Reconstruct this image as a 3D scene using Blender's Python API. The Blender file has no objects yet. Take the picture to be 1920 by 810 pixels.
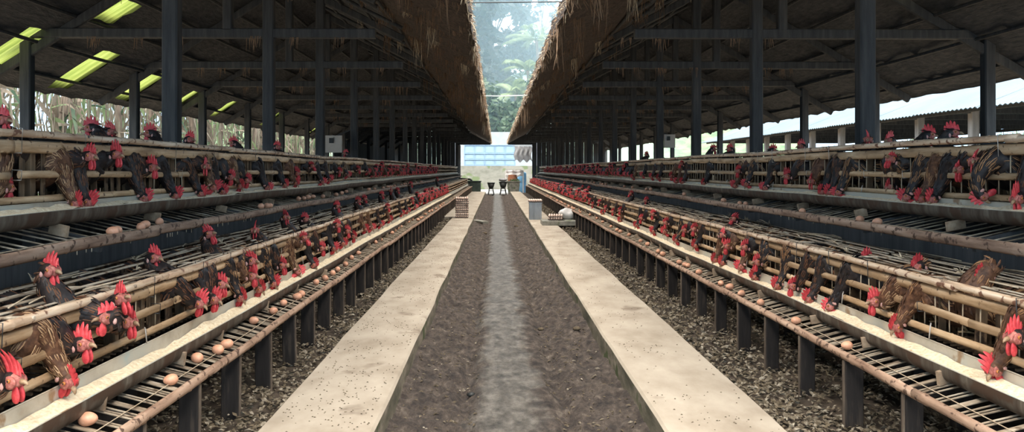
import bpy, math, random
from math import sin, cos, pi, sqrt, radians
from mathutils import Vector, Matrix, noise as mnoise
RNG = random.Random(7)
SC = bpy.context.scene
COL = SC.collection
V = Vector
F = 1500.0            # focal length in pixels of the 1920 x 810 frame
VX, VY = 930.0, 318.0  # where lines running straight down the aisle meet
CH = 1.12             # eye height over the walkway tops (z = 0)
XC = 0.185            # middle line between the two cage rows

# ------------------------------------------------------------------ materials
def _ramp(nt, fac, stops):
    r = nt.nodes.new('ShaderNodeValToRGB')
    el = r.color_ramp.elements
    el[0].position, el[0].color = stops[0][0], (*stops[0][1], 1)
    el[1].position, el[1].color = stops[-1][0], (*stops[-1][1], 1)
    for p, c in stops[1:-1]:
        e = el.new(p); e.color = (*c, 1)
    nt.links.new(fac, r.inputs[0])
    return r.outputs[0]

def M(name, stops, scale=(8, 8, 8), rough=.8, bump=.3, dist=.01, detail=6, metal=0.0, spots=None, spec=.3,
      kind='noise', trans=0.0, world=False, rand=0.0, sub=0.0):
    m = bpy.data.materials.new(name); m.use_nodes = True
    nt = m.node_tree; b = nt.nodes['Principled BSDF']; L = nt.links.new
    tc = nt.nodes.new('ShaderNodeTexCoord'); mp = nt.nodes.new('ShaderNodeMapping')
    if world:
        g = nt.nodes.new('ShaderNodeNewGeometry'); L(g.outputs['Position'], mp.inputs[0])
    else:
        L(tc.outputs['Object'], mp.inputs[0])
    mp.inputs['Scale'].default_value = scale
    n = nt.nodes.new('ShaderNodeTexNoise'); n.inputs['Detail'].default_value = detail
    n.inputs['Scale'].default_value = 1.0; n.inputs['Roughness'].default_value = .62
    L(mp.outputs[0], n.inputs['Vector'])
    col = _ramp(nt, n.outputs['Fac'], stops)
    if spots:                                   # (scale, threshold, colour)
        s2 = nt.nodes.new('ShaderNodeTexNoise'); s2.inputs['Scale'].default_value = spots[0]; s2.inputs['Detail'].default_value = 4
        if world: L(g.outputs['Position'], s2.inputs['Vector'])
        else: L(tc.outputs['Object'], s2.inputs['Vector'])
        f = _ramp(nt, s2.outputs['Fac'], [(spots[1] - .03, (0, 0, 0)), (spots[1] + .03, (1, 1, 1))])
        mx = nt.nodes.new('ShaderNodeMix'); mx.data_type = 'RGBA'
        L(f, mx.inputs[0]); L(col, mx.inputs[6]); mx.inputs[7].default_value = (*spots[2], 1)
        col = mx.outputs[2]
    if rand:
        oi = nt.nodes.new('ShaderNodeObjectInfo'); hs = nt.nodes.new('ShaderNodeHueSaturation')
        mr = nt.nodes.new('ShaderNodeMapRange'); mr.inputs[3].default_value = 1 - rand; mr.inputs[4].default_value = 1 + rand
        L(oi.outputs['Random'], mr.inputs[0]); L(mr.outputs[0], hs.inputs['Value']); L(col, hs.inputs['Color'])
        col = hs.outputs[0]
    L(col, b.inputs['Base Color'])
    b.inputs['Roughness'].default_value = rough; b.inputs['Metallic'].default_value = metal
    b.inputs['Specular IOR Level'].default_value = spec
    if sub: b.inputs['Subsurface Weight'].default_value = sub; b.inputs['Subsurface Radius'].default_value = (.01, .003, .002)
    if bump:
        bp = nt.nodes.new('ShaderNodeBump'); bp.inputs['Strength'].default_value = bump; bp.inputs['Distance'].default_value = dist
        L(n.outputs['Fac'], bp.inputs['Height']); L(bp.outputs[0], b.inputs['Normal'])
    if trans:
        out = nt.nodes['Material Output']; t = nt.nodes.new('ShaderNodeBsdfTranslucent'); ms = nt.nodes.new('ShaderNodeMixShader')
        L(col, t.inputs[0]); ms.inputs[0].default_value = trans
        L(b.outputs[0], ms.inputs[1]); L(t.outputs[0], ms.inputs[2]); L(ms.outputs[0], out.inputs[0])
    return m

MAT = {}
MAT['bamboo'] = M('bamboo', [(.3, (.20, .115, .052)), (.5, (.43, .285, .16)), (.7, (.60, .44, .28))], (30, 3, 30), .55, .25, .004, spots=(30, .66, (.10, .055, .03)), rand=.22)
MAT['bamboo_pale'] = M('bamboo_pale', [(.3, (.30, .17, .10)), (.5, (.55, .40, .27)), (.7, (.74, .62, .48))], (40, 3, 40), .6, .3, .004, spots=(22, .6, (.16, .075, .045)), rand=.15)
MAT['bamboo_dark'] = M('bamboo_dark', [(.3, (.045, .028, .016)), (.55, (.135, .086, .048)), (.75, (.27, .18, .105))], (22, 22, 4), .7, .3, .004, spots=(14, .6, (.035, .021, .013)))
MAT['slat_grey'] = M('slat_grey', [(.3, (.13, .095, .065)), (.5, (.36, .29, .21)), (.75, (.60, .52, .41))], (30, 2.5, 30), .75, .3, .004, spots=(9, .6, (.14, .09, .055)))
MAT['tray_slat'] = M('tray_slat', [(.3, (.09, .06, .04)), (.5, (.27, .21, .145)), (.75, (.52, .45, .35))], (5, 30, 30), .7, .3, .004, spots=(12, .62, (.10, .065, .04)))
MAT['rail_wood'] = M('rail_wood', [(.3, (.15, .085, .055)), (.5, (.34, .22, .15)), (.75, (.52, .37, .27))], (25, 3, 25), .75, .5, .006, spots=(26, .6, (.09, .052, .035)), rand=.1)
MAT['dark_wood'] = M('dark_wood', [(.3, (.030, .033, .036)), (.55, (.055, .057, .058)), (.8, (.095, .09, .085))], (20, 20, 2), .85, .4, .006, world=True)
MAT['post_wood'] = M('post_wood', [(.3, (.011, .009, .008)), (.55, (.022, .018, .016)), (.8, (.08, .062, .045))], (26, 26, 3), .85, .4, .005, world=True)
MAT['strip_wood'] = M('strip_wood', [(.3, (.05, .036, .026)), (.55, (.12, .09, .065)), (.8, (.26, .20, .14))], (30, 30, 5), .8, .3, .003)
MAT['block_wood'] = M('block_wood', [(.3, (.17, .11, .07)), (.55, (.32, .23, .15)), (.8, (.46, .36, .26))], (20, 6, 20), .8, .3, .004, rand=.2)
MAT['trough'] = M('trough_metal', [(.3, (.035, .023, .016)), (.45, (.085, .064, .048)), (.6, (.15, .128, .10)), (.72, (.30, .265, .21))], (3, 13, 2.5), .55, .2, .003, metal=.25, spots=(7, .55, (.085, .052, .035)))
MAT['trough_in'] = M('trough_inside', [(.35, (.36, .30, .22)), (.52, (.50, .45, .36)), (.64, (.46, .45, .38)), (.74, (.30, .44, .45))], (4, 3, 4), .5, .1, .003, metal=.1, spots=(8, .66, (.30, .20, .12)))
MAT['feed'] = M('feed_meal', [(.3, (.60, .46, .28)), (.5, (.78, .65, .45)), (.7, (.88, .79, .61))], (60, 60, 60), .95, .8, .01, spots=(40, .68, (.5, .34, .18)))
MAT['wire'] = M('wire', [(.3, (.34, .30, .26)), (.7, (.6, .56, .5))], (20, 20, 20), .5, 0, metal=.3)
MAT['stick'] = M('stick', [(.3, (.30, .22, .14)), (.7, (.55, .45, .32))], (30, 30, 3), .7, .2, .003)
MAT['concrete'] = M('walkway_concrete', [(.25, (.225, .182, .134)), (.5, (.35, .30, .235)), (.75, (.45, .395, .32))], (3, 1.6, 3), .9, .25, .006, detail=9, spots=(2.2, .66, (.20, .16, .12)))
MAT['kerb'] = M('kerb_side', [(.3, (.06, .06, .035)), (.5, (.17, .15, .105)), (.7, (.34, .29, .22))], (6, 3, 9), .95, .5, .01, spots=(5, .62, (.075, .095, .035)))
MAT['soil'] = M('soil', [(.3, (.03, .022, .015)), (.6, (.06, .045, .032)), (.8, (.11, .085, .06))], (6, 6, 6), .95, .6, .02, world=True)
MAT['flake'] = M('shell_flake', [(.3, (.06, .048, .03)), (.5, (.16, .13, .09)), (.7, (.36, .32, .25))], (22, 22, 22), .85, .3, .004, detail=2)
MAT['flake_dark'] = M('shell_flake_dark', [(.3, (.04, .03, .018)), (.7, (.16, .125, .08))], (22, 22, 22), .9, .3, .004, detail=2)
MAT['thatch'] = M('thatch', [(.3, (.022, .016, .013)), (.5, (.056, .041, .032)), (.75, (.125, .09, .066))], (26, 26, 26), .95, .9, .03, detail=9)
MAT['thatch_shade'] = M('thatch_shade', [(.3, (.036, .039, .043)), (.5, (.064, .066, .069)), (.75, (.105, .10, .098))], (20, 6, 20), .95, .9, .03, detail=9)  # slate copy of the thatch, roof shade put into its colour
MAT['straw'] = M('straw', [(.3, (.30, .23, .15)), (.7, (.62, .52, .37))], (20, 20, 6), .85, 0)
MAT['straw_brown'] = M('straw_brown', [(.3, (.10, .062, .036)), (.7, (.24, .155, .095))], (20, 20, 6), .9, 0)
MAT['egg'] = M('eggshell', [(.3, (.58, .27, .155)), (.55, (.66, .34, .21)), (.8, (.74, .42, .28))], (60, 60, 60), .42, .05, .001, rand=.14, sub=.0, spec=.4)
MAT['egg_pale'] = M('eggshell_pale', [(.3, (.72, .50, .40)), (.7, (.86, .68, .58))], (60, 60, 60), .45, 0, rand=.12)
MAT['feather'] = M('feather_black', [(.3, (.008, .007, .008)), (.55, (.02, .015, .014)), (.8, (.055, .034, .024))], (45, 45, 45), .5, .5, .004, detail=4, rand=.15)
MAT['feather_brown'] = M('feather_brown', [(.3, (.035, .016, .009)), (.55, (.10, .046, .024)), (.8, (.22, .11, .055))], (45, 45, 45), .6, .5, .004, detail=4)
MAT['feather_tan'] = M('feather_tan', [(.3, (.16, .085, .04)), (.55, (.38, .235, .125)), (.8, (.58, .42, .26))], (40, 40, 40), .65, .4, .004, detail=4)
MAT['gold_edge'] = M('feather_gold_edge', [(.3, (.17, .075, .03)), (.55, (.36, .19, .085)), (.8, (.56, .37, .20))], (30, 30, 30), .65, 0)
MAT['rust_edge'] = M('feather_rust_edge', [(.3, (.06, .024, .012)), (.55, (.15, .062, .028)), (.8, (.30, .14, .065))], (30, 30, 30), .65, 0)
MAT['comb'] = M('comb_red', [(.3, (.36, .024, .032)), (.55, (.56, .055, .062)), (.8, (.76, .17, .155))], (55, 55, 55), .5, .35, .002, rand=.12, spec=.35)
MAT['face'] = M('face_skin', [(.3, (.20, .055, .045)), (.55, (.38, .125, .10)), (.8, (.56, .29, .23))], (90, 90, 90), .6, .4, .002, detail=3)
MAT['lobe'] = M('ear_lobe', [(.3, (.45, .20, .17)), (.7, (.62, .38, .33))], (60, 60, 60), .6, 0)
MAT['beak'] = M('beak_horn', [(.3, (.20, .115, .065)), (.7, (.40, .28, .17))], (60, 60, 60), .4, 0)
MAT['iris'] = M('iris_orange', [(.3, (.36, .12, .03)), (.7, (.52, .2, .05))], (60, 60, 60), .25, 0)
MAT['pupil'] = M('pupil_black', [(.3, (.004, .004, .004)), (.7, (.01, .01, .01))], (60, 60, 60), .12, 0, spec=.6)
MAT['shank'] = M('shank_yellow', [(.3, (.36, .24, .12)), (.7, (.5, .38, .22))], (80, 80, 80), .6, .2, .002)
MAT['leaf'] = M('leaf_green', [(.3, (.018, .042, .026)), (.55, (.045, .08, .045)), (.8, (.11, .15, .075))], (1.2, 1.2, 1.2), .6, 0, trans=.35)
MAT['leaf_dark'] = M('leaf_dark', [(.3, (.004, .012, .011)), (.55, (.010, .024, .020)), (.8, (.028, .048, .034))], (1.2, 1.2, 1.2), .6, 0, trans=.25)
MAT['leaf_pale'] = M('leaf_pale', [(.3, (.06, .10, .045)), (.55, (.135, .185, .09)), (.8, (.26, .31, .17))], (1.5, 1.5, 1.5), .6, 0, trans=.4)
MAT['dry_leaf'] = M('dry_leaf', [(.3, (.05, .04, .03)), (.5, (.135, .115, .088)), (.75, (.27, .245, .195))], (2.5, 2.5, .6), .8, 0, trans=.35)
MAT['bark'] = M('bark', [(.3, (.04, .032, .025)), (.7, (.14, .11, .085))], (6, 6, 1.5), .9, .5, .02)
MAT['sheet_green'] = M('skylight_sheet', [(.3, (.10, .14, .03)), (.5, (.17, .21, .05)), (.75, (.27, .31, .10))], (1.5, 20, 1.5), .5, .1, .004, trans=.55)
MAT['sheet_tan'] = M('skylight_sheet_tan', [(.3, (.32, .27, .14)), (.7, (.42, .40, .23))], (2, 8, 2), .5, .1, .004, trans=.55)
MAT['zinc'] = M('zinc_sheet', [(.3, (.062, .092, .112)), (.7, (.088, .122, .142))], (.6, .6, .6), .5, .1, .004, metal=.2, world=True)
MAT['pale_post'] = M('pale_post', [(.3, (.20, .19, .175)), (.7, (.33, .31, .285))], (14, 14, 2), .85, .2, .004)
MAT['white_wall'] = M('whitewash', [(.3, (.19, .22, .235)), (.7, (.25, .28, .295))], (2, 2, 2), .9, .1, .004)
MAT['moss_wall'] = M('mossy_cement', [(.3, (.085, .088, .068)), (.5, (.135, .135, .115)), (.75, (.185, .18, .155))], (1.5, 1.5, 3), .95, .3, .01, world=True, spots=(1.6, .6, (.09, .115, .06)))
MAT['yard'] = M('yard_cement', [(.3, (.22, .22, .205)), (.7, (.30, .295, .28))], (1.5, 1.5, 1.5), .9, .2, .006, world=True)
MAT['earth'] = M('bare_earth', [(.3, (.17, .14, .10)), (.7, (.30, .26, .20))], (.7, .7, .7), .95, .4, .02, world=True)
MAT['gate_blue'] = M('gate_panel_blue', [(.3, (.16, .235, .29)), (.7, (.20, .285, .345))], (1, 1, 1.5), .45, .05, .003)
MAT['gate_bar'] = M('gate_bar', [(.3, (.10, .16, .24)), (.7, (.17, .25, .34))], (4, 4, 4), .5, 0)
MAT['cloth_grey'] = M('tarpaulin_grey', [(.3, (.15, .15, .155)), (.7, (.24, .24, .24))], (4, 4, 2), .85, .3, .01)
MAT['plastic_white'] = M('white_plastic', [(.3, (.62, .60, .58)), (.7, (.78, .77, .75))], (6, 6, 6), .5, .1, .004)
MAT['plastic_blue'] = M('blue_plastic', [(.3, (.16, .42, .68)), (.7, (.30, .56, .78))], (5, 5, 5), .4, 0)
MAT['black_rubber'] = M('black_plastic', [(.3, (.012, .014, .014)), (.7, (.035, .036, .034))], (10, 10, 10), .5, .1, .003)
MAT['bin_dark'] = M('dark_green_bin', [(.3, (.02, .032, .028)), (.7, (.05, .07, .055))], (6, 6, 6), .6, .2, .004)
MAT['stone_grey'] = M('weathered_cement', [(.3, (.10, .105, .085)), (.5, (.22, .215, .18)), (.75, (.36, .34, .29))], (7, 7, 7), .95, .4, .01, spots=(5, .62, (.11, .13, .07)))
MAT['clay'] = M('clay_brown', [(.3, (.26, .10, .055)), (.7, (.40, .18, .10))], (8, 8, 8), .8, .2, .004)
MAT['tray_pulp'] = M('pulp_tray', [(.3, (.085, .066, .058)), (.7, (.19, .15, .135))], (40, 40, 40), .95, .3, .003)
MAT['galv'] = M('galvanised_tin', [(.3, (.20, .21, .21)), (.7, (.40, .41, .41))], (9, 9, 2), .35, .05, .003, metal=.7)
MAT['panel_cream'] = M('cream_board', [(.3, (.42, .38, .33)), (.7, (.56, .51, .45))], (3, 3, 3), .8, .1, .004)
MAT['cable_white'] = M('white_cord', [(.3, (.6, .6, .58)), (.7, (.75, .75, .72))], (9, 9, 9), .7, 0)
MAT['cable_black'] = M('black_cable', [(.3, (.015, .015, .016)), (.7, (.03, .03, .03))], (9, 9, 9), .6, 0)
MAT['hill'] = M('hill_growth', [(.3, (.03, .06, .035)), (.5, (.07, .115, .06)), (.75, (.15, .20, .10))], (.5, .5, .5), .9, .8, .4, world=True)

# the gully bed: worn wet grey strip down the middle, brown loose dirt beside it
def gully_mat():
    m = bpy.data.materials.new('gully_dirt'); m.use_nodes = True
    nt = m.node_tree; b = nt.nodes['Principled BSDF']; L = nt.links.new
    g = nt.nodes.new('ShaderNodeNewGeometry'); mp = nt.nodes.new('ShaderNodeMapping'); mp.inputs['Scale'].default_value = (16, 8, 16)
    L(g.outputs['Position'], mp.inputs[0])
    n = nt.nodes.new('ShaderNodeTexNoise'); n.inputs['Scale'].default_value = 1; n.inputs['Detail'].default_value = 10; n.inputs['Roughness'].default_value = .72
    L(mp.outputs[0], n.inputs['Vector'])
    n3 = nt.nodes.new('ShaderNodeTexNoise'); n3.inputs['Scale'].default_value = 60; n3.inputs['Detail'].default_value = 4
    L(g.outputs['Position'], n3.inputs['Vector'])
    dirt = _ramp(nt, n.outputs['Fac'], [(.34, (.012, .009, .007)), (.46, (.044, .032, .025)), (.57, (.085, .065, .05)), (.72, (.20, .165, .13))])
    wet = _ramp(nt, n.outputs['Fac'], [(.32, (.034, .030, .025)), (.47, (.10, .089, .074)), (.7, (.25, .228, .195))])
    sx = nt.nodes.new('ShaderNodeSeparateXYZ'); L(g.outputs['Position'], sx.inputs[0])
    n2 = nt.nodes.new('ShaderNodeTexNoise'); n2.inputs['Scale'].default_value = 3.5; n2.inputs['Detail'].default_value = 5
    L(g.outputs['Position'], n2.inputs['Vector'])
    a = nt.nodes.new('ShaderNodeMath'); a.operation = 'SUBTRACT'; L(sx.outputs[0], a.inputs[0]); a.inputs[1].default_value = .06
    ab = nt.nodes.new('ShaderNodeMath'); ab.operation = 'ABSOLUTE'; L(a.outputs[0], ab.inputs[0])
    ad = nt.nodes.new('ShaderNodeMath'); ad.operation = 'MULTIPLY_ADD'; L(n2.outputs['Fac'], ad.inputs[0]); ad.inputs[1].default_value = .30; L(ab.outputs[0], ad.inputs[2])
    f = _ramp(nt, ad.outputs[0], [(.27, (1, 1, 1)), (.36, (0, 0, 0))])
    mx = nt.nodes.new('ShaderNodeMix'); mx.data_type = 'RGBA'; L(f, mx.inputs[0]); L(dirt, mx.inputs[6]); L(wet, mx.inputs[7])
    L(mx.outputs[2], b.inputs['Base Color'])
    r = nt.nodes.new('ShaderNodeMapRange'); L(f, r.inputs[0]); r.inputs[3].default_value = .95; r.inputs[4].default_value = .5
    L(r.outputs[0], b.inputs['Roughness'])
    mm = nt.nodes.new('ShaderNodeMath'); mm.operation = 'MULTIPLY_ADD'; L(n3.outputs['Fac'], mm.inputs[0]); mm.inputs[1].default_value = .5; L(n.outputs['Fac'], mm.inputs[2])
    bp = nt.nodes.new('ShaderNodeBump'); bp.inputs['Strength'].default_value = 1.0; bp.inputs['Distance'].default_value = .03
    L(mm.outputs[0], bp.inputs['Height']); L(bp.outputs[0], b.inputs['Normal'])
    return m
MAT['gully'] = gully_mat()

# ------------------------------------------------------------------ mesh builder
class MB:
    def __init__(s): s.v = []; s.f = []; s.m = []; s.s = []
    def face(s, idx, mat=0, sm=False): s.f.append(idx); s.m.append(mat); s.s.append(sm)
    def box(s, lo, hi, mat=0):
        i = len(s.v); x0, y0, z0 = lo; x1, y1, z1 = hi
        s.v += [(x0, y0, z0), (x1, y0, z0), (x1, y1, z0), (x0, y1, z0), (x0, y0, z1), (x1, y0, z1), (x1, y1, z1), (x0, y1, z1)]
        for q in ((3, 2, 1, 0), (4, 5, 6, 7), (0, 1, 5, 4), (1, 2, 6, 5), (2, 3, 7, 6), (3, 0, 4, 7)):
            s.face(tuple(i + k for k in q), mat)
    def beam(s, p0, p1, w, h, mat=0, up=(0, 0, 1), cham=0.0):
        p0, p1 = V(p0), V(p1); d = (p1 - p0).normalized(); up = V(up)
        a = d.cross(up)
        if a.length < 1e-4: a = d.cross(V((1, 0, 0)))
        a.normalize(); b = a.cross(d)
        if cham:
            c = cham
            sec = [(-w / 2 + c, -h / 2), (w / 2 - c, -h / 2), (w / 2, -h / 2 + c), (w / 2, h / 2 - c), (w / 2 - c, h / 2), (-w / 2 + c, h / 2), (-w / 2, h / 2 - c), (-w / 2, -h / 2 + c)]
        else: sec = [(-w / 2, -h / 2), (w / 2, -h / 2), (w / 2, h / 2), (-w / 2, h / 2)]
        n = len(sec); i = len(s.v)
        for p in (p0, p1):
            for (u, t) in sec: s.v.append(tuple(p + a * u + b * t))
        for k in range(n): s.face((i + k, i + (k + 1) % n, i + n + (k + 1) % n, i + n + k), mat)
        s.face(tuple(i + k for k in reversed(range(n))), mat); s.face(tuple(i + n + k for k in range(n)), mat)
    def tube(s, pts, rad, seg=8, mat=0, sm=True, cap=True, flat=None):
        pts = [V(p) for p in pts]; n = len(pts); i = len(s.v)
        for k, p in enumerate(pts):
            d = (pts[min(k + 1, n - 1)] - pts[max(k - 1, 0)]).normalized()
            a = d.cross(V((0, 0, 1)))
            if a.length < 1e-3: a = d.cross(V((0, 1, 0)))
            a.normalize(); b = a.cross(d)
            r = rad[k] if isinstance(rad, (list, tuple)) else rad
            for j in range(seg):
                t = 2 * pi * j / seg
                s.v.append(tuple(p + a * (cos(t) * r) + b * (sin(t) * r * (flat or 1))))
        for k in range(n - 1):
            for j in range(seg):
                s.face((i + k * seg + j, i + k * seg + (j + 1) % seg, i + (k + 1) * seg + (j + 1) % seg, i + (k + 1) * seg + j), mat, sm)
        if cap:
            s.face(tuple(i + j for j in reversed(range(seg))), mat); s.face(tuple(i + (n - 1) * seg + j for j in range(seg)), mat)
    def ellipsoid(s, c, r, seg=12, rings=8, mat=0, rot=None, fn=None):
        i = len(s.v); c = V(c)
        def put(x, y, z):
            p = V((x * r[0], y * r[1], z * r[2]))
            if fn: p = fn(p)
            if rot: p = rot @ p
            s.v.append(tuple(c + p))
        put(0, 0, -1)
        for k in range(1, rings):
            t = -pi / 2 + pi * k / rings
            for j in range(seg): a = 2 * pi * j / seg; put(cos(t) * cos(a), cos(t) * sin(a), sin(t))
        put(0, 0, 1); top = len(s.v) - 1
        for j in range(seg):
            s.face((i, i + 1 + (j + 1) % seg, i + 1 + j), mat, True)
            for k in range(rings - 2):
                q = i + 1 + k * seg
                s.face((q + j, q + (j + 1) % seg, q + seg + (j + 1) % seg, q + seg + j), mat, True)
            q = i + 1 + (rings - 2) * seg
            s.face((q + j, q + (j + 1) % seg, top), mat, True)
    def lathe(s, c, prof, seg=16, mat=0):
        i = len(s.v); n = len(prof)
        for (r, z) in prof:
            for j in range(seg): t = 2 * pi * j / seg; s.v.append((c[0] + r * cos(t), c[1] + r * sin(t), c[2] + z))
        for k in range(n - 1):
            for j in range(seg): s.face((i + k * seg + j, i + k * seg + (j + 1) % seg, i + (k + 1) * seg + (j + 1) % seg, i + (k + 1) * seg + j), mat, True)
        s.face(tuple(i + j for j in reversed(range(seg))), mat); s.face(tuple(i + (n - 1) * seg + j for j in range(seg)), mat)
    def strip(s, pts, ws, side, mat=0):          # ribbon following pts
        i = len(s.v); side = V(side)
        for p, w in zip(pts, ws):
            p = V(p); s.v.append(tuple(p - side * w)); s.v.append(tuple(p + side * w))
        for k in range(len(pts) - 1): s.face((i + 2 * k, i + 2 * k + 1, i + 2 * k + 3, i + 2 * k + 2), mat)
    def add(s, o, mtx=None, rm=None):
        i = len(s.v)
        s.v += [tuple(mtx @ V(p)) for p in o.v] if mtx else o.v
        s.f += [tuple(i + k for k in q) for q in o.f]; s.m += [rm[k] for k in o.m] if rm else o.m; s.s += o.s
    def mesh(s, name, mats, off=None):
        me = bpy.data.meshes.new(name)
        v = s.v if off is None else [(p[0] - off[0], p[1] - off[1], p[2] - off[2]) for p in s.v]
        me.from_pydata(v, [], s.f)
        for m in mats: me.materials.append(MAT[m])
        me.polygons.foreach_set('material_index', s.m); me.polygons.foreach_set('use_smooth', s.s)
        me.update(); return me
    def build(s, name, mats, parent=None, loc=None, local=False):
        """verts are in world space; loc (or the parent's base) becomes the origin"""
        if isinstance(mats, str): mats = [mats]
        if parent is not None and loc is None and not local: off = V(parent['_base'])
        else: off = V(loc) if loc else None
        o = bpy.data.objects.new(name, s.mesh(name, mats, None if local else off)); COL.objects.link(o)
        if parent is not None: o.parent = parent
        if parent is None and loc is not None: o.location = loc
        if parent is not None: o['_base'] = parent['_base']
        elif loc is not None: o['_base'] = tuple(loc)
        else: o['_base'] = (0, 0, 0)
        return o

def tag(o, label=None, cat=None, group=None, kind=None):
    if label: o['label'] = label
    if cat: o['category'] = cat
    if group: o['group'] = group
    if kind: o['kind'] = kind
    return o
def empty(name, loc, label=None, cat=None, group=None, rz=0):
    o = bpy.data.objects.new(name, None); COL.objects.link(o); o.location = loc; o.rotation_euler = (0, 0, rz); o['_base'] = tuple(loc)
    o.empty_display_size = .1
    return tag(o, label, cat, group)
def structure(name, b, mats, label=None):
    o = b.build(name, mats); tag(o, label, None, None, 'structure'); return o
def linked(name, me, parent=None, loc=(0, 0, 0), rz=0):
    o = bpy.data.objects.new(name, me); COL.objects.link(o); o.location = loc; o.rotation_euler = (0, 0, rz)
    if parent is not None: o.parent = parent
    return o
ONES = 'first second third fourth fifth sixth seventh eighth ninth tenth eleventh twelfth thirteenth fourteenth fifteenth sixteenth seventeenth eighteenth nineteenth'.split()
def ordinal(n):
    if n <= 19: return ONES[n - 1]
    t, u = divmod(n, 10); T = ['twenty', 'thirty', 'forty', 'fifty', 'sixty', 'seventy', 'eighty', 'ninety'][t - 2]
    return (T[:-1] + 'ieth') if u == 0 else T + '-' + ONES[u - 1]

def SX(side, u): return XC + side * u          # distance u from the middle line -> world x
def depth_at(px, X): return F * X / (px - VX)   # depth where plane x = X shows at pixel column px
def height_at(py, d): return CH + (VY - py) * d / F
YE = 41.0
# ------------------------------------------------------------------ ground, walkways, gully
def grid(x0, x1, y0, y1, nx, ny, fz, mat=0, ygrow=1.0):
    b = MB()
    for j in range(ny + 1):
        t = (j / ny) ** ygrow; y = y0 + (y1 - y0) * t
        for i in range(nx + 1):
            x = x0 + (x1 - x0) * i / nx; b.v.append((x, y, fz(x, y)))
    for j in range(ny):
        for i in range(nx):
            a = j * (nx + 1) + i; b.face((a, a + 1, a + nx + 2, a + nx + 1), mat, True)
    return b
def gz(x, y):
    n = mnoise.noise((x * 5, y * 2.2, 1.3)); n2 = mnoise.noise((x * 17, y * 9, 4.1)); n3 = mnoise.noise((x * 41, y * 22, 9.0))
    c = abs(x - .10); side = min(1, max(0, (c - .17) / .12))
    rut = -.045 * math.exp(-((c - .27) / .05) ** 2)
    edge = .05 * max(0, (c - .42) / .2) ** 1.5
    return -.165 + rut + edge + side * (.034 * n + .026 * n2 + .014 * n3) + (1 - side) * (.005 * n2 + .002 * n3)
structure('floor', grid(-.56, .76, -3, YE, 66, 1300, gz, ygrow=1.7), 'gully', 'dark dirt gully floor with a worn grey middle between the two walkways')
PATHL = (-1.03, -.526); PATHR = (.726, 1.255)
def walkway(x0, x1, inner, name, label):
    b = MB(); ys = [-3 + k * .35 for k in range(int((YE + 3) / .35) + 1)]
    def ex(x, y, k): return x + .012 * mnoise.noise((k * 7.7, y * .9, 0)) + .006 * mnoise.noise((k, y * 4, 2))
    n = len(ys); sec = []
    for y in ys:
        a, c = ex(x0, y, 1), ex(x1, y, 2); zz = .004 * mnoise.noise((0, y, 5))
        sec.append([(a, y, -.2), (a, y, -.012 + zz), (a + .012, y, zz), (c - .012, y, zz), (c, y, -.012 + zz), (c, y, -.2)])
    for s_ in sec: b.v += s_
    for k in range(n - 1):
        for j in range(5): b.face((k * 6 + j, k * 6 + j + 1, k * 6 + j + 7, k * 6 + j + 6), 1 if j in (0, 4) else 0, False)
    b.face(tuple(range(6)), 1); b.face(tuple(reversed([(n - 1) * 6 + j for j in range(6)])), 1)
    for f in range(len(b.f)): b.f[f] = tuple(reversed(b.f[f]))
    return structure(name, b, ['concrete', 'kerb'], label)
walkway(*PATHL, 1, 'walkway_left', 'raised pale concrete walkway along the left cage row')
walkway(*PATHR, -1, 'walkway_right', 'raised pale concrete walkway along the right cage row')
structure('ground', grid(-30, 30, -6, 60, 60, 66, lambda x, y: -.26 + (.16 if abs(x - XC) > 6.5 else 0)), 'earth', 'bare earth around the sheds')
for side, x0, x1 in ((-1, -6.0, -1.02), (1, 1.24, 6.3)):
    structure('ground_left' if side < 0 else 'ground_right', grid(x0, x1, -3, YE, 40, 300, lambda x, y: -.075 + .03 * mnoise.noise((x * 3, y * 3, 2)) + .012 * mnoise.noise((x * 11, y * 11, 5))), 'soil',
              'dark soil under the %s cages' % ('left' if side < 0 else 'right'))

# loose husks and dried droppings heaped beside the walkways
def flakes(x0, x1, y0, y1, n, seed):
    r = random.Random(seed); b = MB()
    for _ in range(n):
        y = y0 + (y1 - y0) * r.random() ** 2.1
        x = x0 + (x1 - x0) * r.random() ** 1.3 if x0 > 0 else x1 - (x1 - x0) * r.random() ** 1.3
        s = r.uniform(.006, .017) * (1 + y * .02)
        z = -.065 + .03 * mnoise.noise((x * 3, y * 3, 2)) + r.uniform(0, .028)
        q = Matrix.Rotation(r.uniform(0, 6.3), 3, 'Z') @ Matrix.Rotation(r.uniform(-.9, .9), 3, 'X') @ Matrix.Rotation(r.uniform(-.6, .6), 3, 'Y')
        i = len(b.v); c = V((x, y, z)); h = s * r.uniform(.25, .6)
        for p in ((-s * 1.3, 0, 0), (0, -s * .7, 0), (s * 1.3, 0, -h * .3), (0, s * .7, 0), (0, 0, h)): b.v.append(tuple(c + q @ V(p)))
        mt = 0 if r.random() < .62 else 1
        for t in ((0, 1, 4), (1, 2, 4), (2, 3, 4), (3, 0, 4)): b.face((i + t[0], i + t[1], i + t[2]), mt)
    return b
o = flakes(-1.62, -1.0, 1.5, 26, 15000, 3).build('husk_litter', ['flake', 'flake_dark'])
tag(o, 'pale husks and dried droppings strewn under the left egg rack beside the walkway', 'litter', None, 'stuff')
o = flakes(1.235, 2.15, 2.0, 28, 22000, 4).build('husk_litter', ['flake', 'flake_dark'])
tag(o, 'pale husks and dried droppings strewn under the right egg rack beside the walkway', 'litter', None, 'stuff')
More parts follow.
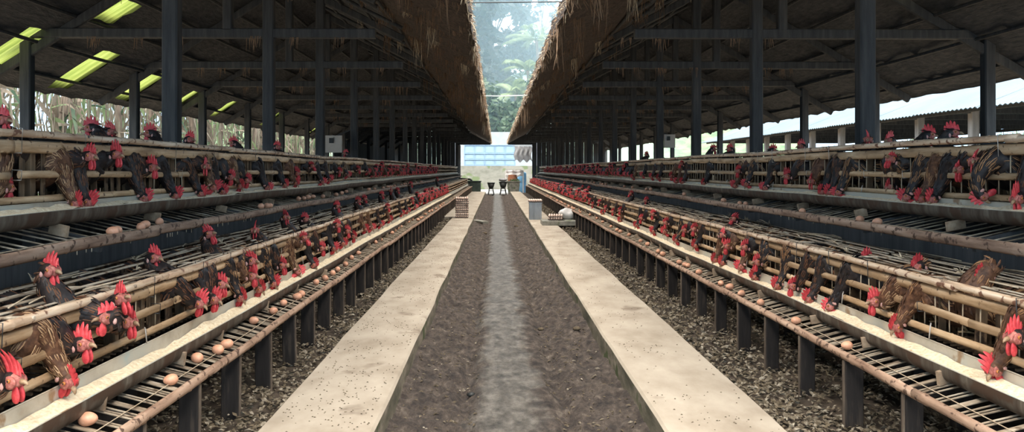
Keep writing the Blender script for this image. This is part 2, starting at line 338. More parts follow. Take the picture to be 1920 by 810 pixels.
def crumbs(x0, x1, n, seed):
    r = random.Random(seed); b = MB()
    for _ in range(n):
        y = 2.2 + 24 * r.random() ** 2.2; x = x0 + (x1 - x0) * (r.random())
        if mnoise.noise((x * 4, y * 2.5, seed)) < -.1 and r.random() < .8: continue
        s = r.uniform(.0018, .0042); a = r.uniform(0, 6.28); i = len(b.v)
        for k in range(5): t = a + k * 1.2566; b.v.append((x + cos(t) * s * 1.5, y + sin(t) * s, .002))
        b.v.append((x, y, .002 + s * .9))
        for k in range(5): b.face((i + k, i + (k + 1) % 5, i + 5))
    return b
tag(crumbs(-.99, -.55, 2600, 5).build('spilt_droppings', 'flake_dark'), 'tiny dark crumbs scattered over the left walkway', 'crumbs', None, 'stuff')
tag(crumbs(.76, 1.22, 1100, 6).build('spilt_droppings', 'flake_dark'), 'tiny dark crumbs scattered over the right walkway', 'crumbs', None, 'stuff')
def debris():
    r = random.Random(12); b = MB()
    for _ in range(2600):
        y = 2.2 + 22 * r.random() ** 1.8; c = r.choice((-1, 1)) * r.uniform(.2, .6); x = .10 + c
        if not -.52 < x < .72: continue
        s = r.uniform(.004, .013); z = gz(x, y) + .004
        q = Matrix.Rotation(r.uniform(0, 6.3), 3, 'Z') @ Matrix.Rotation(r.uniform(-.7, .7), 3, 'X'); i = len(b.v)
        for p in ((-s * 1.6, 0, 0), (0, -s * .6, s * .2), (s * 1.6, 0, 0), (0, s * .6, s * .25), (0, 0, s * .7)): b.v.append(tuple(V((x, y, z)) + q @ V(p)))
        mt = 0 if r.random() < .22 else 1
        for t in ((0, 1, 4), (1, 2, 4), (2, 3, 4), (3, 0, 4)): b.face((i + t[0], i + t[1], i + t[2]), mt)
    return b
tag(debris().build('dirt_crumbs', ['flake', 'flake_dark']), 'dry chips and crumbs scattered in the dirt gully', 'litter', None, 'stuff')

def clod(px, py, s, label, mat='flake_dark', cat='stone'):
    d = F * (CH + .16) / (py - VY); x = (px - VX) * d / F; b = MB()
    b.ellipsoid((x, d, gz(x, d) + s * .3), (s, s * .7, s * .5), 10, 7, 0, None, lambda p: p * (1 + .35 * mnoise.noise(tuple(p * (3 / s)) )))
    o = b.build('clod', mat, None, (x, d, gz(x, d))); tag(o, label, cat)
clod(1014, 608, .028, 'dark flat clod in the gully right of the worn grey strip', cat='clod')
clod(1081, 628, .032, 'dark rounded clod near the right kerb wall of the gully', cat='clod')
clod(883, 731, .026, 'small black stone at the edge of the worn strip, low in the gully', 'black_rubber')
clod(909, 437, .05, 'dark clod lying behind the broken plank in the gully', cat='clod')
clod(968, 424, .05, 'small dark clod in the far gully across from the plank', cat='clod')

# broken plank in the gully, and slabs
b = MB(); d = 18.0
b.beam((-.50, 19.1, -.10), (-.24, 18.7, -.115), .16, .05, 0, (0, 0, 1), .008)
tag(b.build('broken_plank', 'stone_grey', None, (-.3, 18.1, -.15)), 'grey broken plank lying slanted in the gully before the tall egg-tray stack', 'plank')

# the place beyond: yard, wall, gate
b = MB(); b.box((-9, YE, -.3), (9, 60, -.145)); structure('yard_floor', b, 'yard', 'bright cement yard beyond the end of the gully')
b = MB(); b.box((-14, 51, -.2), (14, 51.5, 1.36)); structure('wall_back', b, 'moss_wall', 'low mossy cement wall under the blue gate')
b = MB(); b.box((-3.0, 56, 1.0), (3.0, 56.3, 3.75)); structure('wall_far', b, 'white_wall', 'white wall rising behind the blue gate')
g = empty('panel_gate', (-.4, 51.2, 1.36), 'pale blue panelled gate with dark bars across the end of the aisle', 'gate')
GX0, GX1, GZ0, GZ1 = -2.02, 1.22, 1.36, 2.68
xs = [GX0 + (GX1 - GX0) * k / 5 for k in range(6)]; zs = [GZ0, GZ0 + .40, GZ0 + .78, GZ1]
for i in range(5):
    for j in range(3):
        b = MB(); b.box((xs[i] + .012, 51.12, zs[j] + .012), (xs[i + 1] - .012, 51.16, zs[j + 1] - .012))
        b.box((xs[i] + .10, 51.11, zs[j] + .07), (xs[i + 1] - .10, 51.122, zs[j + 1] - .07)); b.build('panel', 'gate_blue', g)
for x in xs:
    b = MB(); b.beam((x, 51.10, GZ0), (x, 51.10, GZ1), .04, .05); b.build('upright_bar', 'gate_bar', g)
for z in zs:
    b = MB(); b.beam((GX0, 51.095, z), (GX1, 51.095, z), .05, .045); b.build('cross_bar', 'gate_bar', g)
# ------------------------------------------------------------------ the two open sheds
TR0, TRS = 6.3, 2.66
TY = [TR0 + TRS * k for k in range(-3, 15)]       # truss depths
RS, RE = -2.6, 44.5
def eave_z(side, y): return CH + .95
SHED = {}
def roof_h(side, x, P):
    """height of the roof surface over the walkway at distance x"""
    xe, ze, xr, zr, xb, zb = P; a = abs(x)
    return ze + (zr - ze) * (x - xe) / (xr - xe) if abs(x) <= abs(xr) else zb + (zr - zb) * (x - xb) / (xr - xb)
ROOF = {-1: (-.245, CH + 1.43, -3.0, CH + 2.82, -5.85, CH + 1.0), 1: (.612, CH + 1.43, 3.2, CH + 2.78, 6.1, CH + 1.05)}
FS = 0.8                                          # roofs' aisle side starts here, cut back to light the near rows
# holes where translucent sheets sit: (y centre, x outer, x inner, half width)
SKY = {-1: [(8.8, 5.74, 5.0, .22), (10.5, 5.74, 5.05, .22), (12.25, 5.78, 5.1, .22), (14.1, 5.78, 5.2, .20), (16.2, 5.75, 5.2, .18), (19.5, 5.75, 5.3, .18), (9.55, 4.72, 4.3, .22), (24.3, 5.7, 5.3, .2)],
       1: [(9.0, 4.7, 4.15, .26)]}
def build_shed(side):
    P = ROOF[side]; xe, ze, xr, zr, xb, zb = P; S = 'left' if side < 0 else 'right'
    sh = empty('open_shed', (side * 3, 17, -.1), 'open-sided dark timber poultry shed with brown thatched roof, %s of the dirt gully' % S, 'shed')
    r = random.Random(20 + side)
    # thatch: underside and top as one thick shell, with square holes for the sheets
    def shell(x0, x1, nx, name, mats, holes, RS):
        b = MB(); ny = int((RE - RS) / .16)
        def pt(i, j, top):
            x = x0 + (x1 - x0) * i / nx; y = RS + (RE - RS) * j / ny
            k = mnoise.noise((x * 3, y * 3, side * 5)) * .035 + mnoise.noise((x * 9, y * 9, side)) * .025
            t = roof_h(side, x, P) + (.16 if top else 0) + k
            ex = 0
            if i == 0: ex = side * (mnoise.noise((y * 2.5, side, 3)) * .035 + mnoise.noise((y * 9, side, 6)) * .03)
            return (x + ex, y, t)
        idx = {}
        for top in (0, 1):
            for j in range(ny + 1):
                for i in range(nx + 1): idx[i, j, top] = len(b.v); b.v.append(pt(i, j, top))
        def open_(i, j):
            x = abs(x0 + (x1 - x0) * (i + .5) / nx); y = RS + (RE - RS) * (j + .5) / ny
            return any(abs(y - h[0]) < h[3] and h[2] < x < h[1] for h in holes)
        for j in range(ny):
            for i in range(nx):
                if open_(i, j): continue
                q0 = (idx[i, j, 0], idx[i, j + 1, 0], idx[i + 1, j + 1, 0], idx[i + 1, j, 0]); q1 = (idx[i, j, 1], idx[i + 1, j, 1], idx[i + 1, j + 1, 1], idx[i, j + 1, 1])
                b.face(q0, 1 if abs(b.v[q0[0]][0] - xe) > 1.25 or name != 'thatch' else 0, True); b.face(q1, 0, True)  # underside away from the lit eave zone gets the shade-coloured thatch
        for j in range(ny):
            for i in (0, nx):
                b.face((idx[i, j, 0], idx[i, j, 1], idx[i, j + 1, 1], idx[i, j + 1, 0]), 0, False)
        for i in range(nx):
            for j in (0, ny): b.face((idx[i, j, 0], idx[i + 1, j, 0], idx[i + 1, j, 1], idx[i, j, 1]), 0, False)
        return b.build(name, mats, sh)
    front = shell(xe, xr, 24, 'thatch', ['thatch', 'thatch_shade'], [], FS)
    shell(xr, xb, 24, 'back_thatch', ['thatch', 'thatch_shade'], SKY[side], RS)
    # frayed fibres along the eave
    b = MB()
    for k in range(3600):
        y = FS + (RE - FS) * r.random() ** 1.35
        cl = max(0, mnoise.noise((y * 1.3, side, 8)) * 1.2 + .45)
        if r.random() > cl + .25: continue
        L = r.uniform(.02, .07) * (.6 + cl) + (r.uniform(.05, .16) if r.random() < .13 * cl else 0)
        x = xe + side * r.uniform(-.02, .07); z = roof_h(side, x, P) + r.uniform(-.02, .12)
        a = r.uniform(-.35, .35); dx = -side * r.uniform(-.02, .05)
        w = r.uniform(.0012, .0035)
        b.strip([(x, y, z), (x + dx, y + a * L * .4, z - L * .5), (x + dx * 1.1 + r.uniform(-.01, .01), y + a * L, z - L)], [w, w, w * .4], V((r.uniform(-1, 1), r.uniform(-1, 1), .2)).normalized(), 0 if r.random() < .5 else 1)
    for k in range(3600):                     # dense short stubble making the ragged outline
        y = FS + (RE - FS) * r.random() ** 1.35; x = xe + side * r.uniform(-.02, .03); z = roof_h(side, x, P) + r.uniform(-.01, .17)
        d = V((-side * r.uniform(.2, 1), r.uniform(-.8, .8), r.uniform(-1, .15))).normalized(); L = r.uniform(.015, .045)
        b.strip([(x, y, z), tuple(V((x, y, z)) + d * L)], [.004, .0015], V((r.uniform(-1, 1), r.uniform(-1, 1), r.uniform(-1, 1))).normalized(), 0 if r.random() < .22 else 1)
    b.build('eave_fringe', ['straw', 'straw_brown'], front)
    # hanging tatters under the thatch
    b = MB()
    for k in range(230):
        y = r.uniform(5, 28); x = xe + side * (r.random() ** 1.3) * 1.9; z = roof_h(side, x, P)
        n = r.randint(6, 20); L0 = r.uniform(.05, .17) if k % 6 else r.uniform(.2, .42)
        for _ in range(n):
            L = L0 * r.uniform(.4, 1.2); xx = x + r.uniform(-.05, .05); yy = y + r.uniform(-.07, .07); w = r.uniform(.0015, .004)
            b.strip([(xx, yy, z + .03), (xx + r.uniform(-.02, .02), yy, z - L * .5), (xx + r.uniform(-.03, .03), yy + r.uniform(-.02, .02), z - L)], [w * 1.5, w, w * .4], V((r.uniform(-1, 1), r.uniform(-1, 1), 0)).normalized(), 0 if k % 14 == 0 else 1)
    for k in range(60):                        # on beams deeper inside
        y = r.choice(TY[3:11]) + r.uniform(-.1, .1); x = side * r.uniform(1.4, 4.5); z = CH + 1.47
        for _ in range(8):
            L = r.uniform(.04, .16); xx = x + r.uniform(-.06, .06)
            b.strip([(xx, y - .06, z), (xx + r.uniform(-.02, .02), y - .07, z - L)], [.004, .0015], (1, 0, 0), 1)
    b.build('hanging_fibre', ['straw', 'straw_brown'], front)
    # timber frame
    pu, po = side * 2.725 + XC, side * (5.25 if side < 0 else 5.5)
    for y in TY:
        for x, w in ((pu, .122), (po, .12)):
            b = MB(); top = CH + 1.46 if x == po or y < FS else roof_h(side, x, P) - .06
            j = r.uniform(-.02, .02)
            b.beam((x + j, y, -.12), (x + j * .5, y, top), w, w * .95, 0, (0, 1, 0), .012)
            if x == pu: b.beam((x + .01, y, -.12), (x, y, .12), w + .05, w + .05, 0, (0, 1, 0), .01)
            b.build('post', 'dark_wood', sh)
        b = MB(); xa = side * (1.35 if side < 0 else 1.55); b.beam((xa, y, CH + 1.52), (po + side * .3, y, CH + 1.52 + r.uniform(-.03, .03)), .10, .105, 0, (0, 0, 1), .01); b.build('tie_beam', 'dark_wood', sh)
        for (x0, x1) in () if y < FS else ((xe + side * 1.1, xr), (xb - side * .1, xr)):
            b = MB(); z0, z1 = roof_h(side, x0, P) - .09, roof_h(side, x1, P) - .09
            b.beam((x0, y, z0), (x1, y, z1), .07, .10, 0, (0, 0, 1), .01); b.build('rafter', 'dark_wood', sh)
        if y < FS: continue
        b = MB(); b.beam((xr, y, CH + 1.56), (xr, y, zr - .05), .10, .10, 0, (0, 1, 0), .01); b.build('king_post', 'dark_wood', sh)
    for k in range(len(TY) - 1):               # light bamboo rafters between the trusses
        for t in (.33, .67):
            y = TY[k] + TRS * t + r.uniform(-.08, .08)
            b = MB(); x0, x1 = xe + side * r.uniform(1.0, 1.25), xr
            if y < FS + .1: continue
            n = 7; b.tube([(x0 + (x1 - x0) * i / n, y + .02 * sin(i * 2 + k), roof_h(side, x0 + (x1 - x0) * i / n, P) - .05) for i in range(n + 1)], .026, 7); b.build('bamboo_rafter', 'dark_wood', sh)
    for i in range(6):
        for (a0, a1, mt) in ((xe, xr, 0), (xb, xr, 1)):
            if i < 2 and not mt: continue
            ys_ = FS if not mt else RS
            x = a0 + (a1 - a0) * (.10 + .155 * i); z = roof_h(side, x, P) - .03
            b = MB(); b.tube([(x + .012 * sin(y * 1.7 + i), y, z + .012 * sin(y * .9 + i * 2)) for y in [ys_ + (RE - ys_) * q / 90 for q in range(91)]], .022, 6); b.build('purlin', 'dark_wood', sh)
    # translucent corrugated sheets set in the back slope
    for n_, (y, xo, xi, hw) in enumerate(SKY[side]):
        b = MB(); nx, ny = 8, 12
        for i in range(nx + 1):
            for j in range(ny + 1):
                x = side * (xo + .12 - (xo - xi + .24) * i / nx); yy = y - hw - .1 + (2 * hw + .2) * j / ny
                b.v.append((x, yy, roof_h(side, x, P) + .05 + .015 * sin(j * pi)+ .012 * cos(j * pi)))
        for i in range(nx):
            for j in range(ny): a = i * (ny + 1) + j; b.face((a, a + 1, a + ny + 2, a + ny + 1), 0, False)
        b.build('skylight_sheet', 'sheet_green' if side < 0 else 'sheet_tan', sh)
    b = MB(); x2 = side * 2.05; x1 = xe + side * .05; n = 8
    for q in range(n + 1):
        x = x1 + (x2 - x1) * q / n; b.v += [(x, RE - .3, CH + 1.37), (x, RE - .3, roof_h(side, x, P) + .02), (x, RE - .22, CH + 1.37), (x, RE - .22, roof_h(side, x, P) + .02)]
    for q in range(n):
        a = q * 4; b.face((a, a + 4, a + 5, a + 1)); b.face((a + 2, a + 3, a + 7, a + 6)); b.face((a, a + 2, a + 6, a + 4)); b.face((a + 1, a + 5, a + 7, a + 3))
    b.build('end_gable', 'dark_wood', sh)
    for k in range(16):                        # boarded far end
        x = side * (2.0 + k * .26); b = MB(); b.box((min(x, x + side * .25), RE - .3, -.1), (max(x, x + side * .25), RE - .26, roof_h(side, x, P) - .02)); b.build('end_board', 'dark_wood', sh)
    if side < 0:
        for k in range(38):
            y = 27.5 + k * .43; b = MB(); b.box((-5.62, y, -.1), (-5.58, y + .40, CH + 1.1)); b.build('side_board', 'dark_wood', sh)
    return sh
for s_ in (-1, 1): SHED[s_] = build_shed(s_)

# a light corded line and two dark cables strung between the sheds
def cable(p0, p1, r, mat, label, sag=.03):
    b = MB(); p0, p1 = V(p0), V(p1); b.tube([p0.lerp(p1, k / 14) + V((0, 0, -sag * 4 * (k / 14) * (1 - k / 14))) for k in range(15)], r, 6)
    tag(b.build('cable', mat, None, tuple(p0)), label, 'cable')
cable((-.26, 15.6, CH + 1.44), (.62, 15.7, CH + 1.46), .008, 'cable_white', 'white cord strung level between the two thatch eaves', .01)
cable((-.26, 7.0, CH + 1.46), (.62, 7.1, CH + 1.49), .005, 'cable_black', 'black cable crossing the sky gap at the top between the roofs', .0)

# pale boards hung on posts inside
for side, px0, px1, py0, py1, u in ((-1, 610, 641, 254, 286, 3.0), (1, 1246, 1266, 252, 277, 3.0)):
    X = SX(side, u); d = depth_at((px0 + px1) / 2, X); s = d / F
    x0, x1 = (px0 - VX) * s, (px1 - VX) * s; z0, z1 = CH + (VY - py1) * s, CH + (VY - py0) * s
    t = empty('meter_board', (X, d, z0), 'cream board with a small dark box hung inside the %s shed' % ('left' if side < 0 else 'right'), 'board')
    b = MB(); b.box((x0, d, z0), (x1, d + .06, z1)); b.build('backing_board', 'panel_cream', t)
    b = MB(); w = x1 - x0; h = z1 - z0; b.box((x0 + w * .25, d - .03, z0 + h * .55), (x0 + w * .5, d, z0 + h * .85)); b.build('switch_box', 'black_rubber', t)
    b = MB(); b.beam((x0 + w * .5, d + .06, z1 - .02), (SX(side, 2.725), d + .1, z1 + .1), .02, .02); b.build('hanging_strap', 'dark_wood', t)
# ------------------------------------------------------------------ cage rows
LOW = dict(rail=(1.405, .269), lip=(1.515, .375), rim=(1.60, .42), bot=.318, front=1.625, low=.455, mid=.536, top=.615, pole=.658, floor=.43, back=2.10, tray=(1.405, .262, 1.70, .335))
UPP = dict(rail=(1.943, .80), lip=(2.06, .942), rim=(2.15, .972), bot=.882, front=2.175, low=.988, mid=1.092, top=1.205, pole=1.268, floor=.96, back=2.60, tray=(1.943, .793, 2.25, .86))
Y0R = 1.0
def yend(side, tier): return 43 if side > 0 else 41
def wob(side, tier, y, k=0):
    return (.004 * mnoise.noise((y * .55, side * 3.1, tier * 7 + 1)) + .003 * mnoise.noise((y * 1.6, k, side + tier)),
            .010 * mnoise.noise((y * .42, side * 9.7, tier * 3 + 5)) + .003 * mnoise.noise((y * 1.9, k * 2, side * 2 + tier)))
def bamboo(side, tier, u, z, r, parent, name, mat, k, seg=2.7, flat=1.0, wobk=1.0, node=.27, seed=0, gaps=0, seg8=8):
    rr = random.Random(seed + k * 31 + (side > 0) * 7 + tier * 3); y = Y0R - rr.uniform(0, 1.5); ye = yend(side, tier)
    while y < ye:
        L = seg * rr.uniform(.75, 1.25); y1 = min(y + L, ye + .3); b = MB(); pts = []; rad = []; n0 = rr.uniform(.1, .3); tw = rr.uniform(-.006, .006); du = rr.uniform(-.004, .004)
        ys = []; yy = y
        st = .09 if y < 9 else .3
        while yy < y1: ys.append(yy); yy += st
        ys.append(y1 + .03)
        nod = []
        q = y + n0
        while q < y1:
            nod.append(q); q += node * rr.uniform(.8, 1.3)
        if y < 9:
            for q in nod: ys += [q - .012, q, q + .012]
            ys.sort()
        for yy in ys:
            dx, dz = wob(side, tier, yy, k)
            t = (yy - y) / max(.1, y1 - y)
            pts.append((SX(side, u + du + dx * wobk), yy, z + dz * wobk + tw * (t - .5) * 2))
            bump = 1 + (.16 if any(abs(yy - q) < .004 for q in nod) else 0)
            rad.append(r * bump * (1 + .04 * mnoise.noise((yy * 3, k, side))))
        b.tube(pts, rad, seg8 if y < 12 else 5, flat=flat)
        b.build(name, mat, parent)
        y = y1 + (rr.uniform(.0, gaps) if gaps else -.06)
def tray_z(T, u): a = T['tray']; return a[1] + (a[3] - a[1]) * (u - a[0]) / (a[2] - a[0])
NAMES = {(-1, 0): 'lower left', (-1, 1): 'upper left', (1, 0): 'lower right', (1, 1): 'upper right'}
ROWS = {}
def build_row(side, tier):
    T = (LOW, UPP)[tier]; nm = NAMES[side, tier]; ye = yend(side, tier); rr = random.Random(50 + side * 3 + tier)
    near_u = SX(side, T['front'])
    row = empty('hen_cage', (SX(side, T['front']), Y0R, -.08), 'long bamboo hen cage forming the %s tier of the rows' % nm, 'cage')
    ROWS[side, tier] = row
    f = T['front']
    bamboo(side, tier, f - .004, T['pole'], .0155 if tier == 0 else .0165, row, 'top_pole', 'bamboo_pale', 1, 3.2, 1, 1.5, seed=3)
    bamboo(side, tier, f + .004, T['top'] + (.005 if tier == 0 else .01), .009, row, 'top_rail', 'bamboo', 2, 2.2, 2.4 if tier == 0 else 3.0, 1.2, seed=5)
    bamboo(side, tier, f, T['mid'], .0085, row, 'middle_rail', 'bamboo', 3, 1.3, 2.0, 1.0, seed=9, gaps=.10)
    bamboo(side, tier, f, T['low'], .0085, row, 'bottom_rail', 'bamboo', 4, 1.7, 1.9, 1.0, seed=11)
    # back wall of upright split bamboo
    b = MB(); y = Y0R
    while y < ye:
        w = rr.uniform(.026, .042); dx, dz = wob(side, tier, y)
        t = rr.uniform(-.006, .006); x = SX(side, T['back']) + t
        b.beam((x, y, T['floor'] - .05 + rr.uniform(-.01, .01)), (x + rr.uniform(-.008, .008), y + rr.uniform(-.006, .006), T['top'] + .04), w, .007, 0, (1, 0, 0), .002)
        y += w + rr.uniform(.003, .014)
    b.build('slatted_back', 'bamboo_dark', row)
    # partitions between the hens: upright split bamboo standing one behind the other
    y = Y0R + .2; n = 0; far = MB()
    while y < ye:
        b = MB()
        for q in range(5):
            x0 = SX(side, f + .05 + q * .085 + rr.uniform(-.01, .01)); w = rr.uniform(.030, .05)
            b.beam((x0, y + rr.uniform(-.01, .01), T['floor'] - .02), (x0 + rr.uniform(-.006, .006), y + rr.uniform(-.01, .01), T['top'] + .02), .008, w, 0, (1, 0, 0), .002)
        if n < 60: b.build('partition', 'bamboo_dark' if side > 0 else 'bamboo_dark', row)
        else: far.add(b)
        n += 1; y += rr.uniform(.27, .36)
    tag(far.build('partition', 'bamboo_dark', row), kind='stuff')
    # floor of rods
    b = MB(); y = Y0R
    while y < ye:
        b.beam((SX(side, f + .01), y, T['floor'] - .012), (SX(side, T['back']), y, T['floor'] + .02), .012, .008, 0); y += .05
    b.build('cage_floor', 'bamboo_dark', row)
    # thin uprights between the rails
    b = MB(); y = Y0R + .05
    while y < min(ye, 26):
        dx, dz = wob(side, tier, y)
        if side > 0 or rr.random() < .16:
            b.tube([(SX(side, f + .014), y, T['low'] - .02 + dz), (SX(side, f + .014) + rr.uniform(-.003, .003), y + rr.uniform(-.008, .008), T['top'] + .02 + dz)], .0028 if tier == 0 else .0032, 5)
        y += rr.uniform(.085, .125)
    b.build('upright_stick', 'stick', row)
    # binding wire round the rails
    y = Y0R + .3
    while y < 10:
        dx, dz = wob(side, tier, y, 1)
        for (u, z0, z1) in ((f, T['top'] - .02, T['pole'] + .02), (f, T['mid'] - .02, T['mid'] + .02)):
            if rr.random() < .7:
                yy = y + rr.uniform(-.06, .06)
                b = MB(); b.tube([(SX(side, u - .021), yy, z0 + dz), (SX(side, u - .022), yy + .004, z1 + dz), (SX(side, u + .016), yy, z1 + dz + .003), (SX(side, u + .018), yy, z0 + dz), (SX(side, u - .021), yy + .002, z0 + dz)], .0022, 4); b.build('wire_tie', 'wire' if tier else 'dark_wood', row)
        y += rr.uniform(.35, .6)
    # slatted roof
    b = MB()
    u0, u1 = f + .03, T['back'] + (.04 if tier == 0 else .0); nz = 9
    for q in range(nz):
        u = u0 + (u1 - u0) * q / (nz - 1); y = Y0R - rr.uniform(0, 1)
        while y < ye:
            L = rr.uniform(.9, 2.4); y1 = min(y + L, ye); du = rr.uniform(-.022, .022); du1 = rr.uniform(-.022, .022)
            a0 = wob(side, tier, y, 1)[1]; a1 = wob(side, tier, y1, 1)[1]; h = T['pole'] - .004 + rr.uniform(0, .012); w = rr.uniform(.014, .027)
            n = 5; pts = [(SX(side, u + du + (du1 - du) * k / n), y + (y1 - y) * k / n, h + a0 + (a1 - a0) * k / n + .005 * sin(k * pi / n) * rr.uniform(-1, 1)) for k in range(n + 1)]
            b.tube(pts, w / 2, 6, flat=.35)
            y = y1 + rr.uniform(-.1, .12)
    y = Y0R
    while y < ye:
        a0 = wob(side, tier, y, 1)[1]; b.tube([(SX(side, f - .02), y, T['pole'] + .006 + a0), (SX(side, T['back'] + .1), y + rr.uniform(-.05, .05), T['pole'] - .012 + a0)], .0065, 5); y += rr.uniform(.5, .9)
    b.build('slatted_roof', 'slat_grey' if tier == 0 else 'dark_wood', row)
    if tier == 0:                       # loose twigs and knotted straw lying in the slats
        for k in range(70):
            b = MB()
            y = 1.6 + 14 * rr.random() ** 1.6; u = rr.uniform(f + .03, T['back']); a0 = wob(side, tier, y, 1)[1]; z = T['pole'] + .014 + a0
            if k % 3:
                L = rr.uniform(.15, .6); t = rr.uniform(-.5, .5)
                b.tube([(SX(side, u), y, z), (SX(side, u + t * L * .25), y + L * .5, z + .008), (SX(side, u + t * L * .5), y + L, z)], rr.uniform(.002, .005), 5, 0)
            else:
                for _ in range(9):
                    d = V((rr.uniform(-1, 1), rr.uniform(-1, 1), rr.uniform(-.1, 1.0))).normalized() * rr.uniform(.02, .05); c = V((SX(side, u), y, z))
                    b.strip([tuple(c), tuple(c + d * .6), tuple(c + d + V((0, 0, -.008)))], [.004, .003, .001], V((rr.uniform(-1, 1), rr.uniform(-1, 1), rr.uniform(-1, 1))).normalized(), 1)
            b.build('loose_twig' if k % 3 else 'straw_knot', ['stick', 'straw'], row)
    # supports
    if tier == 0:
        sp, y = (.52, 4.35 - 5 * .52) if side < 0 else (.535, 3.67 - 3 * .535)
        n = 0; far = MB()
        while y < ye:
            b = MB(); w = rr.uniform(.07, .088); x = SX(side, 1.44) + side * w / 2 - side * .03; jj = rr.uniform(-.012, .012)
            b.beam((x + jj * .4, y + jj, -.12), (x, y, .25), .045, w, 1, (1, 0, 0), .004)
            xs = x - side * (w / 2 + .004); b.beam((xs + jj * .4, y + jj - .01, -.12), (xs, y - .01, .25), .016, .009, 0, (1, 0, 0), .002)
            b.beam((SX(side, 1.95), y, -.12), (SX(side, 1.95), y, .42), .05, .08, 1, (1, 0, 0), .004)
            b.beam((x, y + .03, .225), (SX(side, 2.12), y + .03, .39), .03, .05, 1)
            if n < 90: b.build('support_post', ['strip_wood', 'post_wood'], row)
            else: far.add(b)
            n += 1; y += sp
        if far.v: tag(far.build('support_post', ['strip_wood', 'post_wood'], row), kind='stuff')
        b = MB(); b.box((min(SX(side, 2.66), SX(side, 2.70)), Y0R, -.12), (max(SX(side, 2.66), SX(side, 2.70)), ye, .95)); b.build('shade_board', 'dark_wood', row)  # added board, keeps outside light from shining in under the cages
        b = MB(); b.box((min(SX(side, 2.13), SX(side, 2.145)), Y0R, .60), (max(SX(side, 2.13), SX(side, 2.145)), ye, .80)); b.build('shade_board', 'dark_wood', row)  # added dark board standing in for the shade below the upper tier
    else:
        y = Y0R + .4; n = 0
        while y < ye:
            b = MB(); x = SX(side, 2.24); b.beam((x, y, -.12), (x, y, .95), .05, .06, 0, (1, 0, 0), .004); b.build('support_post', 'dark_wood', row)
            x = SX(side, 2.62); b = MB(); b.beam((x, y, -.12), (x, y, 1.25), .06, .06, 0, (1, 0, 0), .004); b.build('support_post', 'dark_wood', row)
            b = MB(); b.beam((SX(side, 1.95), y + .04, .775), (SX(side, 2.62), y + .04, .93), .03, .05); b.build('bracket', 'dark_wood', row)
            y += 1.07
    # ---------------- egg rack
    rk = empty('egg_rack', (SX(side, T['rail'][0]), Y0R, T['rail'][1] - .02), 'slatted egg rack with a long front rail under the %s trough' % nm, 'rack')
    if tier == 0: bamboo(side, tier, T['rail'][0], T['rail'][1], .0165, rk, 'front_rail', 'rail_wood', 6, 3.0, 1.25, 1.2, .5, seed=21)
    else: bamboo(side, tier, T['rail'][0], T['rail'][1] - .002, .012, rk, 'front_rail', 'rail_wood', 6, 3.0, 2.1, 1.6, .5, seed=23)
    b = MB(); y = Y0R; ua, ub = T['tray'][0] + .005, T['tray'][2]; k = 0
    while y < ye:
        dz = wob(side, tier, y, 6)[1] * 1.2; flat_ = (k % 6 == 5) and not tier; w = rr.uniform(.022, .034) if flat_ else rr.uniform(.004, .0075)
        b.beam((SX(side, ua), y, tray_z(T, ua) + dz - (.006 if flat_ else 0)), (SX(side, ub), y + rr.uniform(-.015, .015), tray_z(T, ub) + dz), w, .007, 0, (0, 0, 1), .002)
        y += rr.uniform(.07, .13) if tier else (.06 if flat_ else rr.uniform(.020, .030)) + (.045 if k % 6 in (4, 1) else 0); k += 1
    b.build('slat_bed', 'tray_slat', rk)
    b = MB(); u = T['tray'][0] + .06
    b.tube([(SX(side, u), y, tray_z(T, u) + .008 + wob(side, tier, y, 6)[1] * 1.2) for y in [Y0R + .4 * q for q in range(int((ye - Y0R) / .4) + 1)]], .0022, 4); b.build('tie_wire', 'stick', rk)
    y = Y0R + .35; n = 0
    while y < 20:
        u = T['tray'][0] + rr.uniform(.085, .115); dz = wob(side, tier, y, 6)[1] * 1.2; L = rr.uniform(.07, .10); h = rr.uniform(.045, .06)
        b = MB(); zb = tray_z(T, u + L / 2) + dz
        b.beam((SX(side, u), y, zb + h / 2 - .004), (SX(side, u + L), y + rr.uniform(-.02, .03), zb + h / 2 + .012), .016, h, 0, (0, 0, 1), .002)
        b.build('divider_block', 'block_wood', rk); y += rr.uniform(.5, .9) if tier == 0 else rr.uniform(.8, 1.5)
    if tier:                              # drips under the rail
        for k in range(26):
            b = MB(); y = rr.uniform(1.8, 6); b.tube([(SX(side, T['rail'][0]), y, T['rail'][1] - .022), (SX(side, T['rail'][0]), y, T['rail'][1] - .028 - rr.uniform(.003, .02))], .0022, 4); b.build('drip', 'straw', rk)
    # ---------------- feed trough: overlapping half-round tin sections
    tr = empty('feed_trough', (SX(side, T['lip'][0]), Y0R, T['bot']), 'half-round tin feed trough hung along the %s cage' % nm, 'trough')
    y = Y0R - rr.uniform(0, 1); sec = 0
    ul, zl = T['lip']; ur, zr_ = T['rim']; uc = (ul + ur) / 2; hw = (ur - ul) / 2
    NS = 12
    def prof(k, off):
        t = pi * k / NS; zt = zl + (zr_ - zl) * k / NS
        mid = (zl + zr_) / 2
        return uc - (hw + off) * cos(t), zt - (mid - T['bot'] + off) * sin(t) ** .8 if 0 < k < NS else zt
